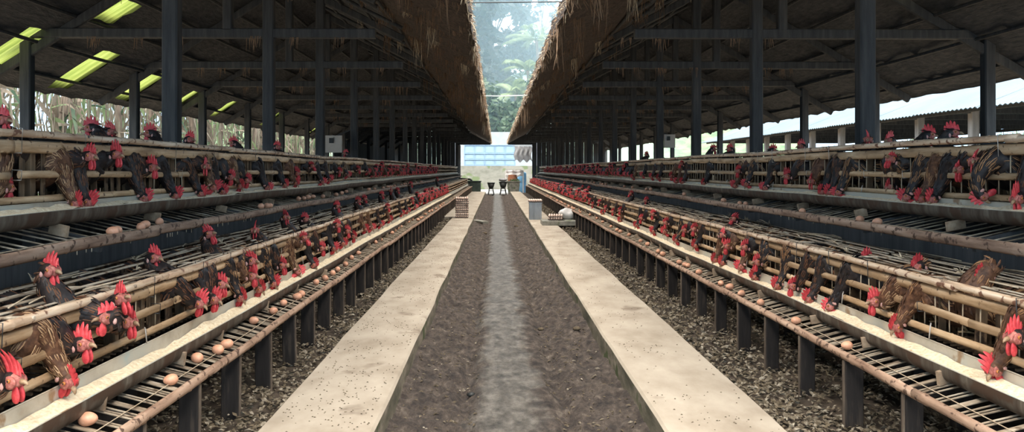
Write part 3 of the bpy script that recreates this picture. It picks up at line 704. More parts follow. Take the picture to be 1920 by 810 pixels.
    while y < ye:
        L = rr.uniform(1.7, 2.1); y1 = min(y + L, ye); b = MB(); n = 8; gro = .0015 * (sec % 2)
        sag = rr.uniform(-.004, .004)
        for sft, mt in ((0.003 + gro, 0), (0, 1)):
            i0 = len(b.v)
            for q in range(n + 1):
                yy = y + (y1 + .04 - y) * q / n; dx, dz = wob(side, tier, yy, 8)
                for k in range(NS + 1):
                    pu_, pz = prof(k, sft); b.v.append((SX(side, pu_ + dx), yy, pz + dz * 1.2 + sag * sin(pi * q / n)))
            for q in range(n):
                for k in range(NS):
                    a = i0 + q * (NS + 1) + k; qd = (a, a + 1, a + NS + 2, a + NS + 1)
                    b.face(qd if mt == 0 else tuple(reversed(qd)), mt, True)
        for e, mt in ((0, 1), (NS, 1)):   # rolled edges
            b.tube([(SX(side, prof(e, .001)[0] + wob(side, tier, y + (y1 - y) * q / n, 8)[0]), y + (y1 + .03 - y) * q / n, prof(e, 0)[1] + wob(side, tier, y + (y1 - y) * q / n, 8)[1] * 1.2 + sag * sin(pi * q / n)) for q in range(n + 1)], .0028, 5, mt)
        b.build('trough_section', ['trough', 'trough_in'], tr)
        b = MB(); yj = y1 + .02; dx, dz = wob(side, tier, yj, 8)
        b.strip([(SX(side, prof(k, .006)[0] + dx), yj, prof(k, .006)[1] + dz * 1.2) for k in range(NS // 2 + 3)], [.012] * (NS // 2 + 3), (0, 1, 0)); b.build('joint_strap', 'trough', tr)
        y = y1; sec += 1
    # hanging wires
    y = Y0R + .6
    while y < 16:
        dz = wob(side, tier, y, 8)[1]; b = MB(); b.tube([(SX(side, ur - .002), y, zr_ + dz + .004), (SX(side, f - .022), y, T['low'] + .02 + dz), (SX(side, f - .014), y + .01, T['low'] + .03 + dz)], .003, 5); b.build('hanger_wire', 'wire', tr); y += rr.uniform(.6, 1.0)
    # ---------------- meal in the trough
    b = MB(); ny = int((ye - Y0R) / (.05)); nx = 7
    yend_f = ye if side > 0 else (24.5 if tier == 0 else 27)
    ny = int((yend_f - Y0R) / .05)
    for j in range(ny + 1):
        y = Y0R + j * .05; dx, dz = wob(side, tier, y, 8)
        lev = .043 + .013 * mnoise.noise((y * 1.1, side * 2, tier)) + .008 * mnoise.noise((y * 4, side, tier + 3))
        if tier: lev += .008
        for i in range(nx + 1):
            t = i / nx; u = uc + (t - .5) * 2 * hw * .80; z = T['bot'] + .010 + lev + .012 * mnoise.noise((u * 30, y * 9, side)) + .004 * mnoise.noise((u * 80, y * 45, side)) + (t - .4) * .016
            b.v.append((SX(side, u + dx), y, z + dz * 1.2))
    for j in range(ny):
        for i in range(nx): a = j * (nx + 1) + i; q = (a, a + 1, a + nx + 2, a + nx + 1); b.face(q if side > 0 else tuple(reversed(q)), 0, True)
    o = b.build('feed_meal', 'feed'); tag(o, 'pale yellow meal spread along the %s trough' % nm, 'feed', None, 'stuff')
for s_ in (-1, 1):
    for t_ in (0, 1): build_row(s_, t_)
# ------------------------------------------------------------------ eggs on the racks
def egg_mesh(seg=16, rings=12, s=1.0, mat='egg'):
    b = MB(); b.ellipsoid((0, 0, 0), (.029 * s, .022 * s, .022 * s), seg, rings, 0, None, lambda p: V((p.x, p.y * (1 - 5.5 * p.x * .9), p.z * (1 - 5.5 * p.x * .9))))
    return b.mesh('egg', [mat])
EGG = [egg_mesh(s=1.0), egg_mesh(s=.94), egg_mesh(s=1.05)]; EGG_LO = egg_mesh(8, 6)
EGGS = {
 (-1, 0): [(165,783),(320,709),(369,669),(408,652),(425,641),(476,600),(513,582),(532,567),(557,555),(565,551),(593,528),(609,521),(624,512),(633,505),(648,495),(659,483),(672,475),(704,455),(714,450),(735,437),(740,432),(746,428),(752,425),(765,416),(772,411)],
 (-1, 1): [(211,438),(220,434),(264,428),(272,422),(299,417),(489,387),(500,386),(507,386),(560,373),(570,372),(578,369),(587,368),(605,367),(630,364),(641,361),(649,359),(676,354)],
 (1, 0): [(1588,648),(1493,602),(1426,568),(1390,550),(1368,538),(1352,532),(1311,512),(1284,496),(1290,498),(1274,491),(1243,475),(1234,471),(1214,458),(1201,452),(1180,440),(1163,434),(1157,431),(1146,424),(1130,416),(1119,409),(1106,403)],
 (1, 1): [(1645,424),(1613,417),(1504,400),(1398,384),(1387,381),(1357,375),(1283,365),(1220,355),(1212,355),(1186,351),(1171,349)]}
EGG_N = 0
for (side, tier), lst in EGGS.items():
    T = (LOW, UPP)[tier]; nm = NAMES[side, tier]; rr = random.Random(70 + side + tier * 5)
    done = []
    for n, (px, py) in enumerate(sorted(lst, key=lambda p: -abs(p[0] - VX))):
        best = None
        for k in range(22):
            u = T['tray'][0] + .040 + k * .006; X = SX(side, u); d = depth_at(px, X); z = tray_z(T, u) + .024
            e = abs(VY + (CH - z) * F / d - py)
            if best is None or e < best[0]: best = (e, u, X, d, z)
        e, u, X, d, z = best; z += wob(side, tier, d, 6)[1] * 1.2
        o = linked('egg', rr.choice(EGG), None, (X, d, z), rr.uniform(0, 6.28)); o.rotation_euler.x = rr.uniform(-.2, .2)
        tag(o, 'brown egg resting on the %s egg rack, %s from the near end' % (nm, ordinal(n + 1)), 'egg', 'eggs on the racks'); EGG_N += 1; done.append(d)
    # farther along, too small to tell apart
    y = max(done) + .3; lim = 20 if side < 0 else 26
    while y < lim:
        for _ in range(rr.choice((0, 1, 1, 2))):
            u = T['tray'][0] + rr.uniform(.035, .075); yy = y + rr.uniform(-.12, .12)
            o = linked('egg', EGG_LO, None, (SX(side, u), yy, tray_z(T, u) + .024 + wob(side, tier, yy, 6)[1] * 1.2), rr.uniform(0, 6.28))
            tag(o, 'small brown egg in the far stretch of the %s egg rack' % nm, 'egg', 'far eggs on the %s rack' % nm); EGG_N += 1
        y += .46

# ------------------------------------------------------------------ trays of eggs standing on the walkways
def pulp_tray(side=.30, n=6):
    b = MB(); h = .042; N = 24; P = []
    i0 = len(b.v)
    for j in range(N + 1):
        for i in range(N + 1):
            x = (i / N - .5) * side; y = (j / N - .5) * side
            c = cos(i / N * n * 2 * pi) * cos(j / N * n * 2 * pi)
            z = h * .42 + h * .42 * (-(cos(i / N * n * 2 * pi) + cos(j / N * n * 2 * pi)) * -.5)
            b.v.append((x, y, z))
    for j in range(N):
        for i in range(N): a = i0 + j * (N + 1) + i; b.face((a, a + 1, a + N + 2, a + N + 1), 0, True)
    for sx in (-1, 1):
        b.box((min(sx * side / 2, sx * (side / 2 - .008)), -side / 2, h * .3), (max(sx * side / 2, sx * (side / 2 - .008)), side / 2, h * .62))
        b.box((-side / 2, min(sx * side / 2, sx * (side / 2 - .008)), h * .3), (side / 2, max(sx * side / 2, sx * (side / 2 - .008)), h * .62))
    return b.mesh('egg_tray', ['tray_pulp'])
TRAY = pulp_tray(); TRAY_EGG = egg_mesh(10, 8, .98, 'egg_pale')
def stack(x, y, z, n, rz, where, pitch=.052):
    rr = random.Random(int(x * 100)); inner = MB(); proto = MB(); proto.ellipsoid((0, 0, 0), (.021, .021, .028), 8, 6)
    for k in range(n):
        a = rz + rr.uniform(-.05, .05); ox, oy = rr.uniform(-.006, .006), rr.uniform(-.006, .006)
        o = linked('egg_tray', TRAY, None, (x + ox, y + oy, z + k * pitch), a)
        lab = ('brown pulp egg tray, %s from the bottom of the stack %s' % (ordinal(k + 1), where)) if n > 1 else 'single brown pulp egg tray full of eggs %s' % where
        tag(o, lab, 'egg tray', 'stacked egg trays')
        m = Matrix.Rotation(a, 3, 'Z')
        for i in range(6):
            for j in range(6):
                p = m @ V(((i - 2.5) * .05, (j - 2.5) * .05, 0)) + V((x + ox, y + oy, z + k * pitch + .044))
                if k == n - 1 and j < 3:
                    e = linked('egg', TRAY_EGG, None, tuple(p)); e.rotation_euler = (0, pi / 2, 0)
                    tag(e, 'pale egg standing in the top tray %s' % where, 'egg', 'eggs in the top tray %s' % where)
                elif k == n - 1 or i in (0, 5) or j == 0:
                    if k < n - 1 or True: inner.add(proto, Matrix.Translation(p))
    o = inner.build('tray_eggs', 'egg_pale'); tag(o, 'pale eggs showing between the trays of the stack %s' % where, 'eggs', None, 'stuff')
stack(-.79, 18.6, 0, 9, .06, 'on the left walkway')
# right: a slab, a tin box with a tray on it, two trays and a white bag
b = MB(); b.box((.93, 16.0, 0), (1.62, 16.75, .085)); tag(b.build('cement_block', 'stone_grey', None, (1.2, 16.4, 0)), 'dark weathered cement slab lying on the right walkway under the egg trays', 'slab')
t = empty('tin_box', (.875, 18.0, 0), 'grey tin canister standing on the right walkway with an egg tray on top', 'canister')
b = MB(); b.box((.745, 17.87, 0), (1.02, 18.15, .36)); b.build('body', 'galv', t)
b = MB(); b.box((.735, 17.86, .36), (1.03, 18.16, .385)); b.build('rim', 'galv', t)
stack(.885, 18.0, .386, 1, .05, 'on the tin canister')
stack(1.22, 16.4, .086, 2, -.12, 'on the cement slab')
stack(1.18, 16.85, .19, 1, .1, 'behind the slab on the right walkway') if False else None
b = MB(); b.ellipsoid((1.50, 16.7, .20), (.17, .13, .11), 28, 18, 0, None, lambda p: p * (1 + .30 * mnoise.noise(tuple(p * 9)) + .16 * abs(mnoise.noise(tuple(p * 24)))))
tag(b.build('plastic_bag', 'plastic_white', None, (1.5, 16.7, .086)), 'crumpled white plastic bag beside the two egg trays on the slab', 'bag')
# low slab under the far left cages
b = MB(); b.box((-1.6, 18.9, -.1), (-1.0, YE, .004)); structure('floor_slab', b, 'concrete', 'pale cement slab widening the left walkway beyond the tall tray stack')
b = MB(); b.beam((-1.27, 18.85, -.05), (-1.27, 18.85, .27), .03, .04); tag(b.build('marker_post', 'pale_post', None, (-1.27, 18.85, -.05)), 'pale thin post under the left egg rack by the slab edge', 'post')
# ------------------------------------------------------------------ hens
def bez(p0, p1, p2, p3, t): s = 1 - t; return p0 * s ** 3 + p1 * (3 * s * s * t) + p2 * (3 * s * t * t) + p3 * t ** 3
STYLES = {  # base, edge, chance of edged neck feathers, chance on the back
 'black': ('feather', 'rust_edge', .12, .10), 'dark brown': ('feather', 'rust_edge', .75, .55), 'streaked': ('feather', 'gold_edge', .85, .55),
 'brown': ('feather_brown', 'gold_edge', .4, .4), 'tan-necked': ('feather_brown', 'feather_tan', .85, .35)}
def head_frame(d):
    d = d.normalized(); up = V((0, 0, 1)) if abs(d.z) < .75 else V((1, 0, .15))
    up = (up - d * up.dot(d)).normalized(); return d, up, up.cross(d).normalized()
def feather(b, p, along, nrm, L, w, edge, rr):
    lat = along.cross(nrm).normalized(); i = len(b.v)
    prof = ((0, .55, .001), (.4, 1.0, .006), (.75, .8, .007), (1, .12, .004)) if L > .03 else ((0, .6, .001), (.5, 1, .004), (1, .12, .003))
    for (t, ww, h) in prof:
        c = p + along * (L * t) + nrm * h
        for k in (-1, -.42, .42, 1): b.v.append(tuple(c + lat * (w * ww * k) + nrm * (-.0022 * abs(k))))
    for r in range(len(prof) - 1):
        for k in range(3):
            a = i + r * 4 + k; b.face((a, a + 1, a + 5, a + 4), (1 if edge and (k != 1 or r == len(prof) - 2 and edge > 1) else 0), False)
HS = 1.24           # head size
def comb_mb(Hc, d, up, lat, ch, flop, n=26):
    ch *= HS
    b = MB(); rows = 4; N = n
    for sd in (1, -1):
        i0 = len(b.v)
        for k in range(N + 1):
            t = k / N; env = max(.06, sin(pi * (.07 + .86 * t)) ** .75) * (1 if t < .8 else 1 - (t - .8) * 1.6)
            tooth = abs(sin(pi * 5 * t)) ** .75; h = ch * env * (.46 + .54 * tooth)
            x0 = .030 - .056 * t
            for r in range(rows + 1):
                q = r / rows; fan = 1 + .45 * q * h / ch
                th = .0042 * (1 - q) ** .7 + .0010
                if r == rows: th = 0
                b.v.append(tuple(Hc + d * (HS * (x0 * fan - .006 * q)) + up * (HS * (.012 + .006 * sin(pi * t)) + h * q) + lat * (sd * th * HS + flop * (q * h / ch) ** 2 * ch)))
        for k in range(N):
            for r in range(rows):
                a = i0 + k * (rows + 1) + r; qd = (a, a + 1, a + rows + 2, a + rows + 1)
                b.face(qd if sd < 0 else tuple(reversed(qd)), 0, True)
    return b
def hen_parts(H, hd, style, lod, rr, crouch=0.0, tail_up=.04, comb=.040):
    """H head centre, hd look direction; both in hen space (x forward, z up from the cage floor)"""
    H = V(H); d, up, lat = head_frame(V(hd)); base, edgem, pn, pb = STYLES[style]
    seg, ringq = {0: (16, 3), 1: (10, 2), 2: (7, 1)}[lod]
    zb = -crouch
    C = [(-.205, 0, .20 + tail_up, .010, .012), (-.165, 0, .18 + tail_up * .6, .026, .034), (-.115, 0, .155, .052, .056), (-.05, 0, .132, .074, .076), (.02, 0, .124, .078, .082), (.075, 0, .140, .064, .070)]
    C = [(x, y, z + zb, w, h) for x, y, z, w, h in C]
    S = V((.105, 0, .172 + zb)); Hb = H - d * .020
    down = d.z < -.5
    B2 = Hb - d * (.075 if down else .03) + V((0, 0, -1)) * (0 if down else .05) + (V((-.02, 0, .03)) if down else V((0, 0, 0)))
    B1 = S + V((.035, 0, .055)) if not down else S + V((.04, 0, .075))
    nb = 6 if lod < 2 else 4
    for k in range(nb + 1):
        t = k / nb; p = bez(S, B1, B2, Hb, t); r = .050 * (1 - t) ** 1.25 + .0225 * 1.15
        C.append((p.x, p.y, p.z, r, r))
    nbase = len(C)
    for o, r in ((.006, .0235), (.016, .0195), (.026, .0125), (.031, .006)): r *= HS; q = Hb + d * (.020 + (o - .006) * HS); C.append((q.x, q.y, q.z, r * .92, r))
    P = [V(c[:3]) for c in C]; R = [(c[3], c[4]) for c in C]
    # smooth between the control rings
    pts, rad = [], []
    for k in range(len(P) - 1):
        a, b_, c, e = P[max(k - 1, 0)], P[k], P[k + 1], P[min(k + 2, len(P) - 1)]
        for q in range(ringq):
            t = q / ringq
            pts.append(.5 * ((2 * b_) + (c - a) * t + (2 * a - 5 * b_ + 4 * c - e) * t * t + (3 * b_ - a - 3 * c + e) * t ** 3))
            rad.append((R[k][0] + (R[k + 1][0] - R[k][0]) * t, R[k][1] + (R[k + 1][1] - R[k][1]) * t, k + t))
    pts.append(P[-1]); rad.append((*R[-1], len(P) - 1))
    body = MB(); n = len(pts); u = V((0, 0, 1)); fr = []
    for k in range(n):
        t = (pts[min(k + 1, n - 1)] - pts[max(k - 1, 0)]).normalized(); u = (u - t * u.dot(t)).normalized(); fr.append((t, u.copy(), u.cross(t).normalized()))
    for k in range(n):
        t, uu, ll = fr[k]
        for j in range(seg):
            a = 2 * pi * j / seg; body.v.append(tuple(pts[k] + ll * (cos(a) * rad[k][0]) + uu * (sin(a) * rad[k][1])))
    fk = nbase + .5
    for k in range(n - 1):
        for j in range(seg): body.face((k * seg + j, k * seg + (j + 1) % seg, (k + 1) * seg + (j + 1) % seg, (k + 1) * seg + j), 2 if rad[k][2] >= fk else 0, True)
    body.face(tuple(reversed(range(seg))), 0); body.face(tuple((n - 1) * seg + j for j in range(seg)), 2)
    if lod < 2:
        nn, nbk = (150, 150) if lod == 0 else (52, 44)
        neck_i = [k for k in range(n) if 6 <= rad[k][2] < nbase - .6]; back_i = [k for k in range(n) if 1.2 <= rad[k][2] < 6]
        for cnt, idx, L, w, pe, lo in ((nn, neck_i, .040, .0062, pn, -pi), (nbk, back_i, .050, .015, pb, -.6)):
            for q in range(cnt):
                k = rr.choice(idx); t, uu, ll = fr[k]; a = rr.uniform(lo, 2 * pi + lo) if lo < -1 else rr.uniform(-.55, pi + .55)
                nr = (ll * cos(a) + uu * sin(a)).normalized(); p = pts[k] + ll * (cos(a) * rad[k][0]) + uu * (sin(a) * rad[k][1])
                al = (-t + nr * rr.uniform(.0, .16) + ll * rr.uniform(-.15, .15) * (1 if L > .045 else .6)).normalized(); nr = (nr - al * nr.dot(al)).normalized()
                s = rr.uniform(.8, 1.25) * (1 if rad[k][2] < nbase - 2 else .75)
                if lod == 1: s *= 1.35
                feather(body, p, al, nr, L * s, w * s, 1 if rr.random() < pe else 0, rr)
        for q in range(9):                      # tail
            t, uu, ll = fr[2]; a = (q - 4) / 4; al = (V((-1, 0, .75 + tail_up * 6)) + V((0, 1, 0)) * a * .35 + V((0, 0, -.15 * abs(a)))).normalized()
            feather(body, V((-.15, a * .02, .185 + zb + tail_up * .6)), al, (V((0, 1 if a > 0 else -1, 0)) + V((-.3, 0, .3))).normalized(), .11, .013, 1 if rr.random() < pb else 0, rr)
        for sd in (-1, 1):                      # folded wings
            for q in range(26 if lod == 0 else 10):
                x = .06 - .17 * rr.random(); z = .165 + zb - .06 * rr.random(); p = V((x, sd * (.070 + .006 * rr.random()), z)); al = V((-1, sd * .12, -.12 + rr.uniform(-.15, .15))).normalized()
                feather(body, p, al, V((0, sd, .25)).normalized(), .075, .014, 1 if rr.random() < pb else 0, rr)
    out = {'body': body}
    Hc = Hb + d * .020
    cb = comb_mb(Hc, d, up, lat, comb, rr.uniform(-.5, .5), {0: 40, 1: 20, 2: 10}[lod]); out['comb'] = cb
    W = []
    for sd in (-1, 1):
        b = MB(); b.ellipsoid(tuple(Hc + (d * .014 - up * .030 + lat * sd * .007) * HS), (.012 * HS, .0045 * HS, .021 * HS), 10 if lod == 0 else 6, 8 if lod == 0 else 5, 0, Matrix((tuple(d), tuple(lat), tuple(up))).transposed(), lambda p: V((p.x * (1 - p.z * 9), p.y, p.z))); W.append(b)
    out['wattle'] = W
    bk = MB(); bp = [Hc + q * HS for q in (d * .024, d * .034 - up * .001, d * .041 - up * .005, d * .044 - up * .009)]; bk.tube(bp, [.0072 * HS, .0056 * HS, .0031 * HS, .0008], 8 if lod == 0 else 5); out['beak'] = bk
    if lod < 2:
        rot = Matrix((tuple(d), tuple(lat), tuple(up))).transposed(); E, Fc, Lb = [], [], []
        for sd in (-1, 1):
            b = MB(); b.ellipsoid(tuple(Hc + (d * .006 + lat * sd * .0155 - up * .001) * HS), (.0185 * HS, .0062 * HS, .016 * HS), 10, 7, 0, rot); Fc.append(b)
            b = MB(); b.ellipsoid(tuple(Hc + (-d * .014 + lat * sd * .0195 - up * .009) * HS), (.0065 * HS, .004 * HS, .0095 * HS), 8, 6, 0, rot); Lb.append(b)
            b = MB(); c = Hc + (d * .010 + lat * sd * .0215 + up * .0045) * HS; b.ellipsoid(tuple(c), (.0060, .0042, .0060), 10, 7, 0, rot); b.ellipsoid(tuple(c + lat * sd * .0020), (.0036, .0031, .0036), 8, 6, 1, rot); E.append(b)
        out['face'] = Fc; out['lobe'] = Lb; out['eye'] = E
        if lod == 0:
            Lg = []
            for sd in (-1, 1):
                b = MB(); x = -.01; hip = V((x, sd * .035, .075 + zb)); kn = V((x + .02, sd * .036, max(.04, .06 + zb))); ft = V((x, sd * .037, .008))
                b.tube([hip, kn, ft], [.016, .009, .0055], 7)
                for aa in (-.5, 0, .5, 3.14): b.tube([ft, ft + V((cos(aa) * .032, sin(aa) * .032, -.003))], [.005, .0025], 5)
                Lg.append(b)
            out['leg'] = Lg
    return out, STYLES[style]
DIRS = {'R': (.93, -.3, .0), 'L': (-.93, -.3, -.02), 'C': (.15, -.97, -.05), 'CL': (-.6, -.8, 0), 'CR': (.6, -.8, 0), 'D': (.0, -.25, -.95), 'DR': (.62, -.25, -.74), 'DL': (-.62, -.25, -.74), 'UR': (.8, -.35, .4), 'UL': (-.8, -.35, .4), 'B': (.3, .95, 0), 'RD': (.85, -.3, -.38), 'LD': (-.85, -.3, -.38)}
HEN_N = 0; HEADS = {}
def build_hen(side, tier, px, py, pose, style, label, uh=None, dy=0.0, roof=False, group='laying hens', comb=.036, inw=.15, zoff=0.0, lod=None):
    global HEN_N
    T = (LOW, UPP)[tier]; rr = random.Random(int(px * 13 + py * 7))
    dn = pose[0] == 'D'
    if uh is None: uh = (T['rim'][0] + T['lip'][0]) / 2 + .01 if dn else T['front'] - .062
    if roof and uh == 0: uh = T['front'] + rr.uniform(.12, .2)
    X = SX(side, uh); d = depth_at(px, X); z = height_at(py, d) + zoff
    if dn: z = max(z, T['bot'] + .085)
    if not roof: HEADS.setdefault((side, tier), []).append(d)
    H = V((X, d, z)); hd = V(DIRS[pose]) + V((rr.uniform(-.12, .12), rr.uniform(-.12, .12), rr.uniform(-.06, .06)))
    ub = (uh + .07) if roof else T['front'] + inw
    B = V((SX(side, ub), d + (dy if dy else rr.uniform(-.05, .05)), T['floor'] + .012))
    fw = V((H.x - B.x, H.y - B.y, 0)); ang = math.atan2(fw.y, fw.x)
    if roof and tier: B.z = z - .30
    top_room = T['top'] - T['floor']
    m = Matrix.Rotation(-ang, 3, 'Z'); Hl = m @ (H - B); dl = m @ hd
    if lod is None: lod = 0 if d < 5.6 else 1
    crouch = max(0, .215 - top_room) * .9
    parts, st = hen_parts(Hl, dl, style, lod, rr, crouch, .0, comb)
    base, edgem, _, _ = st
    o = empty('hen', tuple(B), label, 'hen', group, ang)
    HEN_N += 1
    def put(nm, b, mats, par=o): 
        x = b.build(nm, mats, par, local=True); return x
    put('body', parts['body'], [base, edgem, 'face'])
    put('comb', parts['comb'], 'comb'); put('beak', parts['beak'], 'beak')
    for w in parts['wattle']: put('wattle', w, 'comb')
    for w, lb, e in zip(parts['face'], parts['lobe'], parts['eye']):
        fo = put('face_patch', w, 'face')
        for nm, b, mt in (('ear_lobe', lb, 'lobe'), ('eye', e, ['iris', 'pupil'])):
            x = bpy.data.objects.new(nm, b.mesh(nm, [mt] if isinstance(mt, str) else mt)); COL.objects.link(x); x.parent = fo
    for w in parts.get('leg', []): put('leg', w, 'shank')
    return o, d
S_, K_, N_, B_, T_ = 'streaked', 'black', 'dark brown', 'brown', 'tan-necked'
# (px, py, pose, style, label or '', extras)
HENS = {
 (-1, 0): [
  (25, 714, 'R', N_, 'big-combed hen with a pale face close up at the lower left corner cage', dict(comb=.062, dy=-.10)),
  (128, 712, 'DR', T_, 'golden-brown hen pecking into the lower left trough beside the big-combed hen', dict(dy=-.12, comb=.030)),
  (155, 646, 'R', N_, 'dark hen with a long pink comb behind the golden pecking hen', dict(dy=-.12, comb=.042)),
  (200, 596, 'CL', N_, 'dark upright hen turned away from the aisle over the lower left rails', dict(comb=.030)),
  (228, 562, 'UR', K_, 'black hen with comb raised to the top rail behind the dark upright hen', dict(comb=.045)),
  (241, 604, 'R', N_, 'pale-faced hen looking over the trough right after the dark upright hen', dict(comb=.038)),
  (374, 568, 'RD', N_, 'long-necked dark hen leaning out alone over the lower left trough', dict(dy=-.16, comb=.040)),
  (402, 561, 'RD', N_, '', {}), (415, 534, 'R', N_, '', {}), (452, 556, 'DR', S_, '', dict(dy=-.08)), (472, 490, 'R', N_, '', {}), (472, 518, 'R', B_, '', {}),
  (487, 540, 'DR', T_, '', {}), (514, 530, 'DR', S_, '', dict(dy=-.08)), (529, 498, 'R', N_, '', {}), (558, 509, 'DR', T_, '', dict(dy=-.08)), (588, 496, 'DR', K_, '', dict(dy=-.07)),
  (603, 466, 'R', N_, '', {}), (571, 448, 'UR', T_, '', {}), (632, 423, 'R', N_, '', {}), (626, 465, 'DR', K_, '', {}), (643, 456, 'DR', N_, '', {}), (651, 434, 'R', N_, '', {}), (663, 443, 'RD', N_, '', {}),
  (685, 429, 'DR', B_, '', {}), (697, 427, 'DR', T_, '', {}), (714, 421, 'DR', N_, '', {}), (727, 389, 'R', N_, '', {}), (731, 411, 'DR', B_, '', {}), (754, 400, 'DR', N_, '', {}), (765, 395, 'DR', K_, '', {}), (773, 376, 'R', N_, '', {}), (779, 388, 'DR', N_, '', {})],
 (-1, 1): [
  (10, 352, 'B', T_, 'brown hen half hidden behind the rails at the upper left picture edge', dict(uh=2.22, inw=.2)),
  (168, 294, 'R', N_, 'dark hen with neck arched forward over the upper left rails', dict(dy=-.14, comb=.040)),
  (218, 291, 'R', K_, 'tall black hen with upright red comb, head above the upper left rail', dict(dy=-.06, comb=.050)),
  (142, 385, 'DR', T_, 'hen with only its comb above the upper left trough, nearer of two', dict(comb=.04)), (164, 380, 'DR', N_, 'hen pecking deep beside another comb in the upper left trough', dict(comb=.045)),
  (285, 315, 'R', N_, 'dark hen with a ragged comb looking out over the upper left middle rail', dict(dy=-.1, comb=.046)),
  (270, 371, 'DR', N_, '', {}), (329, 368, 'DR', K_, '', dict(dy=-.12)), (386, 312, 'C', N_, '', {}), (377, 364, 'DR', N_, '', dict(dy=-.16)), (400, 351, 'DR', T_, '', dict(comb=.045)), (417, 361, 'DR', N_, '', {}),
  (432, 332, 'RD', K_, '', {}), (450, 348, 'DR', T_, '', {}), (463, 338, 'RD', S_, '', {}), (501, 352, 'DR', K_, '', {}), (534, 346, 'DR', K_, '', {}), (557, 326, 'R', N_, '', dict(comb=.05)), (555, 343, 'DR', T_, '', {}), (585, 312, 'UR', N_, '', {}),
  (604, 341, 'DR', K_, '', {}), (618, 336, 'DR', N_, '', {}), (636, 322, 'RD', K_, '', {}), (652, 328, 'DR', S_, '', {}), (672, 318, 'R', N_, '', {}), (690, 322, 'DR', K_, '', {})],
 (1, 0): [
  (1902, 632, 'L', N_, 'dark brown hen with pale face upright at the lower right picture edge', dict(dy=-.12, comb=.046)),
  (1864, 690, 'DL', B_, 'brown hen pecking into the lower right trough near the picture edge', dict(dy=-.10, comb=.036)),
  (1681, 610, 'DL', B_, 'reddish-brown hen bent over the meal with its body across the middle rail', dict(dy=-.16, comb=.036)),
  (1640, 566, 'L', T_, 'tan-faced hen with dark back looking sideways over the lower right trough', dict(dy=-.12, comb=.040)),
  (1558, 586, 'DL', K_, 'glossy black hen with head tucked down into the lower right trough', dict(dy=-.13, comb=.026)),
  (1518, 566, 'DL', N_, '', dict(dy=-.08)), (1487, 537, 'L', N_, '', dict(dy=-.12)), (1458, 534, 'DL', S_, '', {}), (1416, 517, 'DL', K_, '', dict(dy=-.08)), (1420, 492, 'L', S_, '', {}), (1390, 500, 'DL', T_, '', {}),
  (1397, 464, 'L', K_, '', {}), (1364, 462, 'L', T_, '', {}), (1355, 491, 'DL', N_, '', {}), (1341, 487, 'DL', T_, '', {}), (1355, 441, 'C', N_, '', {}), (1304, 459, 'DL', N_, '', dict(dy=-.14)), (1302, 430, 'L', T_, '', {}), (1284, 432, 'L', N_, '', {}),
  (1268, 449, 'DL', S_, '', {}), (1249, 418, 'L', N_, '', {}), (1247, 434, 'DL', T_, '', {}), (1225, 433, 'DL', K_, '', {}), (1225, 402, 'L', N_, '', {}), (1203, 410, 'L', N_, '', {}), (1194, 422, 'DL', K_, '', {}), (1163, 395, 'L', N_, '', {}), (1163, 413, 'DL', B_, '', {}),
  (1150, 397, 'L', N_, '', {}), (1136, 391, 'L', N_, '', {}), (1130, 399, 'DL', N_, '', {}), (1124, 380, 'L', N_, '', {}), (1112, 384, 'L', N_, '', {}), (1106, 377, 'L', N_, '', {})],
 (1, 1): [
  (1908, 372, 'LD', N_, 'hen with a spiky red comb at the upper right picture edge', dict(comb=.050)),
  (1827, 303, 'CL', N_, 'dark hen with a round face held high under the upper right top rail', dict(comb=.036)), (1801, 318, 'L', K_, 'hen showing a thin red face just behind the high-held hen of the upper right row', dict(comb=.028, uh=2.16)),
  (1840, 366, 'DR', S_, 'finely streaked dark hen with its head lost in the upper right trough', dict(dy=-.06, comb=.03)), (1749, 372, 'DL', K_, 'black-backed hen pecking in the upper right trough, tail towards the frame edge', dict(dy=-.1)), (1728, 372, 'DL', B_, 'brown hen pecking between two dark hens in the upper right trough', dict(dy=-.08)), (1701, 370, 'DL', S_, '', dict(dy=-.09)),
  (1672, 300, 'UL', S_, 'hen stretching its streaked neck straight up to the upper right top rail', dict(comb=.028)), (1670, 350, 'LD', N_, '', dict(uh=2.2)), (1573, 364, 'DL', S_, '', dict(dy=-.1)), (1542, 362, 'DL', K_, '', dict(dy=-.1)), (1556, 366, 'DL', N_, '', {}),
  (1477, 331, 'L', N_, '', dict(comb=.048, dy=-.1)), (1521, 340, 'CL', B_, '', {}), (1385, 321, 'L', N_, '', dict(dy=-.1)), (1378, 348, 'DL', T_, '', {}), (1400, 345, 'DL', S_, '', {}), (1435, 355, 'DL', N_, '', {}), (1320, 343, 'DL', K_, '', {}), (1280, 341, 'DL', N_, '', {}), (1278, 308, 'UL', K_, '', {}), (1269, 342, 'DL', B_, '', {}), (1259, 330, 'LD', T_, '', {}),
  (1235, 333, 'DL', N_, '', {}), (1222, 331, 'DL', N_, '', {}), (1205, 328, 'DL', K_, '', {}), (1187, 332, 'DL', T_, '', {})]}
POSEW = {'D': 'pecking', 'R': 'looking out', 'L': 'looking out', 'C': 'facing forward', 'U': 'raising its head'}
ROWDEPTH = {}
for (side, tier), lst in HENS.items():
    nm = NAMES[side, tier]
    lst = sorted(lst, key=lambda h: -abs(h[0] - VX)); mx = 0
    for n, (px, py, pose, style, label, ex) in enumerate(lst):
        if not label: label = '%s hen %s, %s from the near end of the %s trough' % (style if style != S_ else 'streaked dark', POSEW[pose[0]], ordinal(n + 1), nm)
        o, d = build_hen(side, tier, px, py, pose, style, label, **ex); mx = max(mx, d)
    ROWDEPTH[side, tier] = mx
